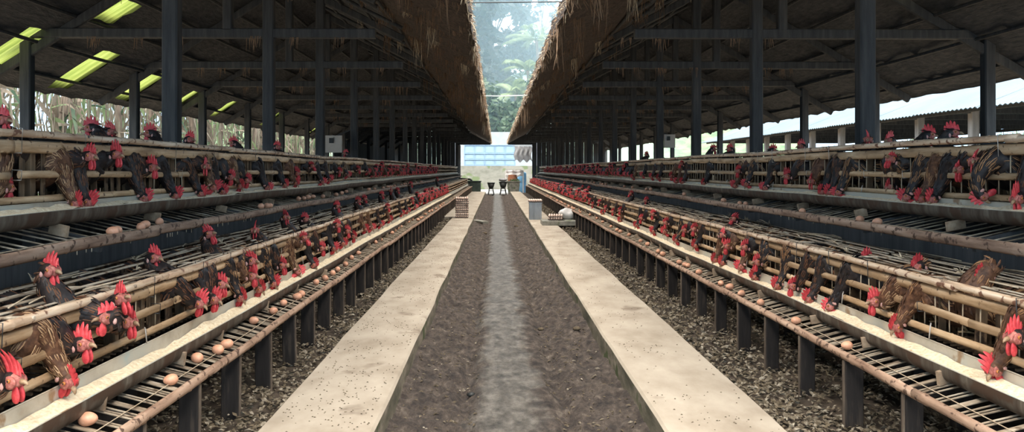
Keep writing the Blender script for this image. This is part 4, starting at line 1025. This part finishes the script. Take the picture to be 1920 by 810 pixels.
ROOFHENS = {
 (-1, 0): [(95, 508, 'R', N_, 'C'), (290, 484, 'R', K_, ''), (393, 441, 'UR', N_, ''), (478, 432, 'C', N_, ''), (536, 408, 'CR', N_, ''), (572, 412, 'R', K_, ''), (632, 388, 'R', K_, ''), (672, 378, 'R', N_, ''), (684, 374, 'R', N_, ''), (716, 366, 'R', N_, ''), (733, 358, 'C', K_, ''), (746, 358, 'R', N_, ''), (771, 346, 'R', N_, ''), (820, 336, 'R', N_, '')],
 (1, 0): [(1845, 520, 'DL', B_, ''), (1722, 500, 'LD', S_, ''), (1624, 487, 'L', K_, ''), (1376, 412, 'UL', K_, ''), (1212, 377, 'L', K_, ''), (1183, 364, 'UL', K_, ''), (1104, 354, 'L', N_, ''), (1092, 352, 'L', N_, ''), (1072, 349, 'L', N_, ''), (1058, 344, 'L', N_, '')],
 (-1, 1): [(170, 241, 'L', K_, ''), (207, 248, 'R', N_, ''), (280, 251, 'L', K_, ''), (356, 262, 'R', K_, ''), (437, 269, 'L', K_, ''), (6, 226, 'R', N_, ''), (520, 276, 'R', K_, ''), (648, 288, 'L', K_, '')],
 (1, 1): [(1628, 262, 'CL', N_, ''), (1668, 264, 'L', K_, ''), (1742, 254, 'R', K_, ''), (1786, 250, 'R', K_, ''), (1450, 282, 'R', K_, ''), (1502, 275, 'L', K_, ''), (1368, 280, 'L', K_, ''), (1338, 280, 'R', K_, ''), (1212, 290, 'L', K_, '')]}
for (side, tier), lst in ROOFHENS.items():
    nm = NAMES[side, tier]
    for n, (px, py, pose, style, _) in enumerate(sorted(lst, key=lambda h: -abs(h[0] - VX))):
        lab = '%s hen poking through the %s cage roof, %s from near end' % (style if style != S_ else 'streaked dark', nm, ordinal(n + 1))
        build_hen(side, tier, px, py, pose, style, lab, uh=LOW['front'] + .14 + .05 * ((n * 7) % 3) / 3 if tier == 0 else UPP['front'] + .12 + .08 * (n % 3), roof=True, group='hens looking out of the cage roofs', comb=.040)
# farther hens: small, copied from a few shapes
def far_mesh(seed, pose):
    rr = random.Random(seed); H, hd = {'D': ((.235, .0, .10 - .03), (.3, .1, -.95)), 'F': ((.215, .02, .19), (.95, .1, -.2)), 'U': ((.19, .0, .245), (.9, -.3, .1)), 'E': ((.23, -.02, .13), (.8, -.2, -.55))}[pose]
    parts, st = hen_parts(H, hd, rr.choice((N_, K_, B_, S_)), 2, rr, .05, 0, .030)
    b = MB(); b.add(parts['body'], None, {0: 0, 1: 0, 2: 2}); b.add(parts['comb'], None, {0: 1}); b.add(parts['beak'], None, {0: 2})
    for w in parts['wattle']: b.add(w, None, {0: 1})
    return b
FAR = [far_mesh(k, p) for k, p in enumerate('DFUEDFED')]
FAR_ME = [b.mesh('hen', ['feather' if k % 3 else 'feather_brown', 'comb', 'face']) for k, b in enumerate(FAR)]
FAR_END = {(-1, 0): 22.5, (-1, 1): 26, (1, 0): 40, (1, 1): 38}
cand = []
rr = random.Random(99)
for (side, tier), y0 in ROWDEPTH.items():
    T = (LOW, UPP)[tier]; y = y0 + .25
    while y < FAR_END[side, tier]:
        cand.append((y, side, tier)); y += rr.uniform(.10, .17) if tier == 0 else rr.uniform(.13, .24)
cand.sort(); rest = MB(); keep = 300 - HEN_N
for n, (y, side, tier) in enumerate(cand):
    T = (LOW, UPP)[tier]; k = rr.randrange(len(FAR)); loc = (SX(side, T['front'] + .15 + rr.uniform(-.02, .01)), y, T['floor'] + .012)
    ang = (pi if side > 0 else 0) + rr.uniform(-.4, .4)
    if n < keep:
        o = linked('hen', FAR_ME[k], None, loc, ang)
        tag(o, 'small distant hen with its red-combed head over the %s trough' % NAMES[side, tier], 'hen', 'distant hens of the %s row' % NAMES[side, tier]); HEN_N += 1
    else: rest.add(FAR[k], Matrix.Translation(loc) @ Matrix.Rotation(ang, 4, 'Z'))
if rest.v: tag(rest.build('distant_hens', ['feather', 'comb', 'face']), 'crowd of tiny red-combed hens towards the far end of the rows', 'hens', None, 'stuff')
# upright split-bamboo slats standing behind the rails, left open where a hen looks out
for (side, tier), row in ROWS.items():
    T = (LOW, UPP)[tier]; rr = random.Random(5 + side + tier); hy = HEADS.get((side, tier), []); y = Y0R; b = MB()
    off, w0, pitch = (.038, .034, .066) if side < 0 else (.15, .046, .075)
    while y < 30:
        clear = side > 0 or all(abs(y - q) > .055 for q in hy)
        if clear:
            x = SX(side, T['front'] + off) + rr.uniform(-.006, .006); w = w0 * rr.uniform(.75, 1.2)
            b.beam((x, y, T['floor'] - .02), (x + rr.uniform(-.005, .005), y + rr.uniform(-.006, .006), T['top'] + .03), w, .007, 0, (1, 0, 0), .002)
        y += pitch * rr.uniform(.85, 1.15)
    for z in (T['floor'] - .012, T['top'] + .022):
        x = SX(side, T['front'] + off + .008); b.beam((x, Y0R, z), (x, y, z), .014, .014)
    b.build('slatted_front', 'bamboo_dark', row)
print('hens', HEN_N, 'eggs', EGG_N)
# ------------------------------------------------------------------ things at the far end of the aisle
def stool(x, y, z, s, label):
    t = empty('stool', (x, y, z), label, 'stool', 'black stools')
    b = MB(); b.lathe((x, y, z), [(.17 * s, .55 * s), (.20 * s, .57 * s), (.20 * s, .60 * s), (.17 * s, .61 * s), (.02, .605 * s)], 18); b.build('seat', 'black_rubber', t)
    b = MB(); b.lathe((x, y, z), [(.10 * s, .28 * s), (.185 * s, .55 * s), (.17 * s, .55 * s), (.09 * s, .29 * s)], 18); b.build('apron', 'black_rubber', t)
    for k in range(4):
        a = pi / 4 + k * pi / 2; b = MB(); b.beam((x + cos(a) * .11 * s, y + sin(a) * .11 * s, z + .34 * s), (x + cos(a) * .20 * s, y + sin(a) * .20 * s, z), .06 * s, .05 * s, 0, (0, 1, 0)); b.build('leg', 'black_rubber', t)
    b = MB(); b.lathe((x, y, z), [(.135 * s, .17 * s), (.15 * s, .17 * s), (.15 * s, .20 * s), (.135 * s, .20 * s)], 16); b.build('ring', 'black_rubber', t)
stool(-.25, 40.8, -.145, 1.0, 'empty black stool, the one of the pair next to the dark green bin')
stool(.36, 40.6, -.145, 1.08, 'black stool with a grey bundle on its seat at the end of the gully')
b = MB(); b.ellipsoid((.36, 40.6, .60), (.22, .2, .085), 16, 10, 0, None, lambda p: p * (1 + .18 * mnoise.noise(tuple(p * 9)))); tag(b.build('bundle', 'cloth_grey', None, (.36, 40.6, .51)), 'grey folded bundle lying on the black stool', 'bundle')
def tub(x0, x1, y0, y1, z0, z1, flare, name, mat, label, cat):
    t = empty(name, ((x0 + x1) / 2, (y0 + y1) / 2, z0), label, cat); b = MB(); i = 0
    for (e, z) in ((0, z0), (flare, z1), (flare - .05, z1), (-.05, z0 + .06)):
        b.v += [(x0 - e, y0 - e, z), (x1 + e, y0 - e, z), (x1 + e, y1 + e, z), (x0 - e, y1 + e, z)]
    b.face((3, 2, 1, 0)); b.face((12, 13, 14, 15))
    for r in range(3):
        for k in range(4): b.face((r * 4 + k, r * 4 + (k + 1) % 4, r * 4 + 4 + (k + 1) % 4, r * 4 + 4 + k))
    b.build('basin', mat, t); b = MB()
    for k in range(4):
        c = [(x0 - flare, y0 - flare), (x1 + flare, y0 - flare), (x1 + flare, y1 + flare), (x0 - flare, y1 + flare)]; p, q = c[k], c[(k + 1) % 4]
        b.beam((*p, z1), (*q, z1), .06, .04)
    b.build('rim', mat, t); return t
tub(-1.66, -.78, 40.6, 41.5, -.02, .52, .0, 'bin', 'bin_dark', 'dark green square bin at the end of the left walkway', 'bin')
tub(.64, 1.17, 41.3, 41.9, -.14, .50, .07, 'basin', 'stone_grey', 'mossy grey cement basin with flared sides at the end of the right walkway', 'basin')
b = MB()
rr = random.Random(3)
for k in range(60):
    c = V((rr.uniform(.75, 1.2), rr.uniform(41.4, 41.8), .48)); d = V((rr.uniform(-.6, .6), rr.uniform(-.5, .5), rr.uniform(.5, 1.2))).normalized() * rr.uniform(.08, .22)
    b.strip([tuple(c), tuple(c + d * .6), tuple(c + d)], [.015, .025, .004], V((rr.uniform(-1, 1), rr.uniform(-1, 1), 0)).normalized())
tag(b.build('weed', 'leaf_pale', None, (.95, 41.6, .48)), 'pale green weed growing out of the mossy cement basin', 'plant')
b = MB(); b.lathe((.88, 42.8, .3), [(.16, 0), (.24, .18), (.27, .36), (.22, .5), (.24, .54), (.20, .54), (.16, .3)], 18); b.lathe((.88, 42.8, -.145), [(.2, 0), (.2, .44)], 14)
tag(b.build('clay_pot', 'clay', None, (.88, 42.8, -.145)), 'round brown clay pot behind the mossy basin', 'pot')
b = MB(); b.lathe((1.38, 44, -.145), [(.27, 0), (.29, .1), (.29, .5), (.27, .55), (.29, .6), (.29, 1.05), (.25, 1.12), (.08, 1.14), (.08, 1.2), (.02, 1.2)], 20); tag(b.build('barrel', 'plastic_blue', None, (1.38, 44, -.145)), 'blue plastic barrel below the hanging grey tarpaulin', 'barrel')
b = MB()
for j in range(9):
    for i in range(13): b.v.append((.55 + .075 * i, 43.2 + .05 * sin(i * 1.1) + .03 * sin(j * 1.7), 1.10 + .02 * sin(i * 2 + j) - .012 * j * (1 + .4 * sin(i)) - .004 * j * j))
for j in range(8):
    for i in range(12): a = j * 13 + i; b.face((a, a + 1, a + 14, a + 13), 0, True)
b.box((.5, 43.24, 1.05), (1.5, 43.3, 1.09)); b.box((.5, 43.24, -.145), (.56, 43.3, 1.05)); b.box((1.44, 43.24, -.145), (1.5, 43.3, 1.05))
tag(b.build('white_cloth', 'plastic_white', None, (.55, 43.2, 1.0)), 'white cloth draped over a bar above the clay pot', 'cloth')
# hanging tarpaulin and posts at the shed ends
b = MB(); nx, nz = 18, 10
for s in (0, 1):
    for j in range(nz + 1):
        for i in range(nx + 1):
            x = 1.04 + .98 * i / nx; z = CH + 1.32 - .84 * j / nz * (1 - .10 * sin(i * .9)); b.v.append((x + .04 * sin(j * .8), 45.3 + .05 * sin(i * 1.3 + j * .2) + s * .02, z))
for s in (0, 1):
    o0 = s * (nx + 1) * (nz + 1)
    for j in range(nz):
        for i in range(nx): a = o0 + j * (nx + 1) + i; q = (a, a + 1, a + nx + 2, a + nx + 1); b.face(q if s == 0 else tuple(reversed(q)), 0, True)
b.beam((.95, 45.33, CH + 1.36), (2.3, 45.33, CH + 1.36), .04, .04)
tag(b.build('tarpaulin', 'cloth_grey', None, (1.5, 45.3, CH + .5)), 'grey tarpaulin hanging beside the blue gate over the blue barrel', 'tarpaulin')
for x, y, h, lab in ((-1.95, 42.5, 2.42, 'pale post carrying the end of the left rows beside the gate'), (2.2, 45.33, 2.6, 'pale post holding up the grey tarpaulin')):
    b = MB(); b.beam((x, y, -.15), (x, y, h), .14, .14, 0, (0, 1, 0), .01); tag(b.build('end_post', 'pale_post', None, (x, y, -.15)), lab, 'post')
# curved end board of the far left row
b = MB(); pts = []
for k in range(10): a = pi / 2 * k / 9; pts.append((-1.15 + .22 * sin(a) - .2, 40.9, .62 - .5 * (1 - cos(a))))
b.tube([(-1.9, 40.95, .66)] + pts + [(-1.13, 40.9, -.1)], .05, 8); tag(b.build('end_hoop', 'black_rubber', None, (-1.2, 40.9, -.1)), 'dark bent pipe closing the far end of the left cages', 'pipe')

# ------------------------------------------------------------------ neighbouring shed, right
ns = empty('neighbouring_shed', (11, 20, -.15), 'neighbouring shed with a pale corrugated tin roof seen under the right eave', 'shed')
EX, EZ = 9.3, CH + 1.20
def tin(x0, z0, x1, z1, y0, y1):
    b = MB(); n = int((y1 - y0) / .038); k = 4
    for s in (0, .012):
        for i in range(n + 1):
            y = y0 + (y1 - y0) * i / n
            for j in range(k + 1): b.v.append((x0 + (x1 - x0) * j / k, y, z0 + (z1 - z0) * j / k + .014 * sin(i * pi / 2) - s))
    h = (n + 1) * (k + 1)
    for s in (0, 1):
        for i in range(n):
            for j in range(k): a = s * h + i * (k + 1) + j; q = (a, a + 1, a + k + 2, a + k + 1); b.face(q if s else tuple(reversed(q)), 0, True)
    return b
for q in range(14):
    tin(EX, EZ + (.012 if q % 2 else 0), EX + 3.4, EZ + 1.35, 4 + q * 2.3, 4 + q * 2.3 + 2.36).build('tin_sheet', 'zinc', ns)
for q in range(14):
    tin(EX + 3.4, EZ + 1.35, EX + 6.6, EZ + .1, 4 + q * 2.3, 4 + q * 2.3 + 2.36).build('tin_sheet', 'zinc', ns)
y = 6.0
while y < 36:
    for x in (EX + .55, EX + 6.0):
        b = MB(); b.beam((x, y, -.15), (x, y, EZ + .12), .16, .16, 0, (0, 1, 0), .012); b.build('post', 'pale_post', ns)
    b = MB(); b.beam((EX + .2, y, EZ + .02), (EX + 6.4, y, EZ + .02), .08, .12, 0); b.build('cross_beam', 'dark_wood', ns); y += 2.1
for x in (EX + .2, EX + 3.3, EX + 6.3):
    b = MB(); b.beam((x, 4, EZ + (1.22 if 3 < x - EX < 4 else .0)), (x, 36, EZ + (1.22 if 3 < x - EX < 4 else .0)), .07, .09, 0); b.build('long_beam', 'dark_wood', ns)
b = MB(); b.box((EX + 6.8, 3, -.2), (EX + 6.95, 40, 1.75)); structure('wall_right', b, 'white_wall', 'low whitewashed wall beyond the neighbouring shed')
b = MB(); b.box((-12.6, 3, -.2), (-12.4, 46, 1.2)); structure('wall_left', b, 'white_wall', 'low whitewashed wall beyond the left shed')

# ------------------------------------------------------------------ plants
def leafcard(b, p, d, side, L, w, mat, droop=.3, n=3):
    pts, ws = [], []
    for k in range(n + 1):
        t = k / n; q = V(p) + d * (L * t) + V((0, 0, -droop * L * t * t)); pts.append(tuple(q)); ws.append(w * (.25 + 1.5 * t * (1 - t) * 1.6) if k < n else w * .06)
    b.strip(pts, ws, side, mat)
def banana(x, y, seed, h, label, dry):
    r = random.Random(seed); t = empty('banana_plant', (x, y, -.12), label, 'plant', 'plants beyond the left shed' if x < 0 else 'plants beyond the right shed')
    b = MB(); m = r.randint(2, 4)
    for k in range(m):
        ax, ay = x + r.uniform(-.4, .4), y + r.uniform(-.6, .6); b.tube([(ax, ay, -.15), (ax + r.uniform(-.1, .1), ay, h * .5), (ax + r.uniform(-.2, .2), ay + r.uniform(-.2, .2), h * r.uniform(.75, 1))], [.13, .10, .06], 8)
    b.build('stem', 'bark', t)
    f = MB()
    for k in range(190):
        z = r.uniform(.3, h); p = (x + r.uniform(-.6, .6), y + r.uniform(-1.1, 1.1), z); a = r.uniform(0, 6.28)
        d = V((cos(a) * .6, sin(a) * .6, r.uniform(-.9, .35))).normalized(); L = r.uniform(.5, 1.3)
        leafcard(f, p, d, d.cross(V((r.uniform(-1, 1), r.uniform(-1, 1), .3))).normalized(), L * .6, r.uniform(.02, .07), 0 if r.random() < dry else (1 if r.random() < .5 else 2), r.uniform(.2, .8), 4)
    for k in range(200):                 # dry leaves hanging straight down
        z = r.uniform(h * .4, h * 1.05); p = (x + r.uniform(-.5, .7), y + r.uniform(-1.2, 1.2), z)
        leafcard(f, p, V((r.uniform(-.2, .2), r.uniform(-.2, .2), -1)), V((r.uniform(-1, 1), r.uniform(-1, 1), 0)).normalized(), r.uniform(.4, 1.2), r.uniform(.008, .035), 0 if r.random() < dry + .2 else 2, 0, 4)
    f.build('foliage', ['dry_leaf', 'leaf', 'leaf_pale'], t)
rr = random.Random(17)
for k in range(15):
    y = 11.5 + k * 2.05 + rr.uniform(-.3, .3); banana(-9.6 + rr.uniform(-.3, .4), y, 100 + k, rr.uniform(3.3, 4.1), 'dry-leaved plant hanging pale fronds beyond the left shed, %s from the near end' % ordinal(k + 1), .52)
for k in range(9):
    y = 10 + k * 3.1 + rr.uniform(-.5, .5); banana(EX + 9.6 + rr.uniform(-.5, .5), y, 200 + k, rr.uniform(2.3, 2.9), 'leafy green plant behind the low white wall, %s from the near end' % ordinal(k + 1), .1)
def tree(x, y, z, h, cw, seed, label, leaf, n, ls, trunk=.25, crown=(.25, 1.0), clumps=26):
    r = random.Random(seed); t = empty('tree', (x, y, z), label, 'tree', 'misty trees behind the gate'); b = MB()
    top = V((x + r.uniform(-.5, .5), y, z + h * .92)); b.tube([(x, y, z), tuple(V((x, y, z)).lerp(top, .5) + V((r.uniform(-.3, .3), 0, 0))), tuple(top)], [trunk, trunk * .7, trunk * .2], 8)
    cs = []
    for k in range(clumps):
        tt = crown[0] + (crown[1] - crown[0]) * r.random(); wd = cw * (.35 + .65 * sin(pi * min(1, (tt - crown[0]) / (crown[1] - crown[0] + .01) * .8 + .15))); a = r.uniform(0, 6.28); q = r.random() ** .6
        c = V((x + cos(a) * wd * q, y + sin(a) * wd * q * .7, z + h * tt)); cs.append((c, r.uniform(.12, .24) * cw))
        j = V((x, y, z)).lerp(top, max(.1, tt - .15)); b.tube([tuple(j), tuple(j.lerp(c, .6) + V((0, 0, .2))), tuple(c)], [trunk * .25, trunk * .15, .02], 5)
    b.build('trunk', 'bark', t); f = MB()
    for k in range(n):
        c, rad = cs[k % len(cs)]; dv = V((r.gauss(0, 1), r.gauss(0, 1), r.gauss(0, .75))); p = c + dv * rad * .75; d = V((r.uniform(-1, 1), r.uniform(-1, 1), r.uniform(-.8, .5))).normalized()
        s = ls * r.uniform(.6, 1.4); sd = d.cross(V((r.uniform(-1, 1), r.uniform(-1, 1), r.uniform(-1, 1)))).normalized()
        f.strip([tuple(p), tuple(p + d * s * .5), tuple(p + d * s)], [s * .08, s * .3, s * .04], sd, 0)
    f.build('crown', leaf, t)
def palm(x, y, z, h, seed, label, L=3.2, nf=16):
    r = random.Random(seed); t = empty('palm_tree', (x, y, z), label, 'tree', 'misty palms behind the gate'); b = MB(); top = V((x + r.uniform(-.5, .5), y, z + h))
    b.tube([(x, y, z), (x + .1, y, z + h * .5), tuple(top)], [.22, .17, .14], 8); b.build('trunk', 'bark', t)
    for k in range(nf):
        a = k * 2.4 + r.uniform(-.2, .2); el = r.uniform(-.1, 1.1); d = V((cos(a) * cos(el), sin(a) * cos(el), sin(el))); f = MB(); pts = []
        for q in range(9): tt = q / 8; pts.append(top + d * (L * tt) + V((0, 0, -L * .45 * tt * tt)))
        f.tube(pts, [.03 * (1 - q / 10) for q in range(9)], 5)
        for q in range(34):
            tt = .12 + .86 * q / 34; i = min(7, int(tt * 8)); p = pts[i].lerp(pts[i + 1], tt * 8 - i); ax = (pts[i + 1] - pts[i]).normalized(); sd = ax.cross(V((0, 0, 1))).normalized()
            for s in (-1, 1):
                dd = (sd * s + ax * .6 + V((0, 0, -.45))).normalized(); f.strip([tuple(p), tuple(p + dd * .35), tuple(p + dd * .62 + V((0, 0, -.1)))], [.02, .03, .004], ax)
        f.build('frond', 'leaf_pale', t)
tree(-3.2, 74, -.5, 27, 5.2, 31, 'tall dark tree filling the sky gap by the left roof', 'leaf_dark', 9000, .75, .5, (.22, 1.02), 44)
tree(-.2, 82, -.5, 25, 4.0, 32, 'dark leafy tree rising beside the bright patch of sky', 'leaf_dark', 6500, .7, .4, (.3, 1.0), 34)
tree(4.9, 86, -.5, 23.5, 3.6, 33, 'thin feathery tree against the pale sky by the right roof', 'leaf_dark', 1500, .7, .22, (.55, 1.0), 18)
tree(-2.2, 64, -.5, 8.6, 2.6, 34, 'low bushy tree just above the blue gate by the left roof', 'leaf', 5200, .5, .25, (.2, 1.0), 26)
tree(1.2, 62, -.5, 7.2, 2.3, 35, 'low pale green bushy tree just above the blue gate', 'leaf', 5200, .5, .25, (.2, 1.0), 26)
tree(4.6, 66, -.5, 9.5, 2.8, 36, 'low bushy tree by the right roof', 'leaf', 4500, .5, .25, (.2, 1.0), 24)
palm(3.0, 72, -.5, 10.5, 41, 'broad-fronded palm in the sky gap'); palm(1.6, 69, -.5, 8.2, 42, 'lower palm leaning over the bushes', 3.0); palm(4.4, 78, -.5, 14.2, 43, 'taller palm whose fronds cross the pale sky', 3.6, 18)
for k, (x, y) in enumerate(((-16, 70), (-11, 76), (-7, 84), (9, 78), (13, 72), (18, 80))):
    tree(x, y, -.5, 15 + k % 3 * 3, 4.5, 60 + k, 'dark tree standing hidden behind the shed end, %s of six' % ordinal(k + 1), 'leaf_dark', 2500, .9, .4, (.2, 1.0), 20) if False else None
# rising ground with growth behind, and the morning mist that hangs in it
structure('hillside', grid(-40, 40, 60, 130, 60, 50, lambda x, y: -1 + max(0, y - 88) * .30 + 1.2 * mnoise.noise((x * .2, y * .2, 1)) + .8 * mnoise.noise((x * .7, y * .7, 3))), 'hill', 'overgrown slope behind the trees')
def mist(lo, hi, dens, name, label):
    m = bpy.data.materials.new(name); m.use_nodes = True; nt = m.node_tree; nt.nodes.clear(); o = nt.nodes.new('ShaderNodeOutputMaterial'); s = nt.nodes.new('ShaderNodeVolumeScatter')
    s.inputs['Density'].default_value = dens; s.inputs['Color'].default_value = (.60, .82, .92, 1); s.inputs['Anisotropy'].default_value = .2
    nt.links.new(s.outputs[0], o.inputs['Volume']); MAT[name] = m
    b = MB(); b.box(lo, hi); ob = b.build(name, name); tag(ob, label, 'mist', None, 'stuff'); return ob
mist((-14, 57, -.4), (14, 96, 34), .012, 'mist', 'pale blue morning mist among the trees behind the gate')
# ------------------------------------------------------------------ light and camera
w = bpy.data.worlds.new('sky'); SC.world = w; w.use_nodes = True; nt = w.node_tree; bg = nt.nodes['Background']
tc = nt.nodes.new('ShaderNodeTexCoord'); sp = nt.nodes.new('ShaderNodeSeparateXYZ'); nt.links.new(tc.outputs['Generated'], sp.inputs[0])
col = _ramp(nt, sp.outputs[2], [(.0, (.34, .52, .70)), (.35, (.52, .70, .88)), (1.0, (.70, .84, 1.0))])
nt.links.new(col, bg.inputs[0]); bg.inputs[1].default_value = 1.6
def sun(name, direction, energy, angle, color):
    l = bpy.data.lights.new(name, 'SUN'); l.energy = energy; l.angle = radians(angle); l.color = color
    o = bpy.data.objects.new(name, l); COL.objects.link(o); o.rotation_euler = V(direction).to_track_quat('-Z', 'Y').to_euler(); return o
sun('sun', (.03, .25, -1.0), 9.0, 82, (1.0, .88, .74))
cam = bpy.data.cameras.new('camera'); co = bpy.data.objects.new('camera', cam); COL.objects.link(co)
co.location = (0, 0, CH); co.rotation_euler = (pi / 2, 0, 0)
cam.sensor_width = 36; cam.lens = F / 1920 * 36; cam.shift_x = 30 / 1920; cam.shift_y = -87 / 1920; cam.clip_end = 400; cam.clip_start = .05
SC.camera = co
vs = SC.view_settings; vs.view_transform = 'Standard'; vs.look = 'None'; vs.gamma = 1; vs.use_curve_mapping = False; vs.exposure = 1.42
cy = SC.cycles
cy.use_denoising = True; cy.max_bounces = 8; cy.diffuse_bounces = 4; cy.volume_bounces = 1; cy.sample_clamp_indirect = 6
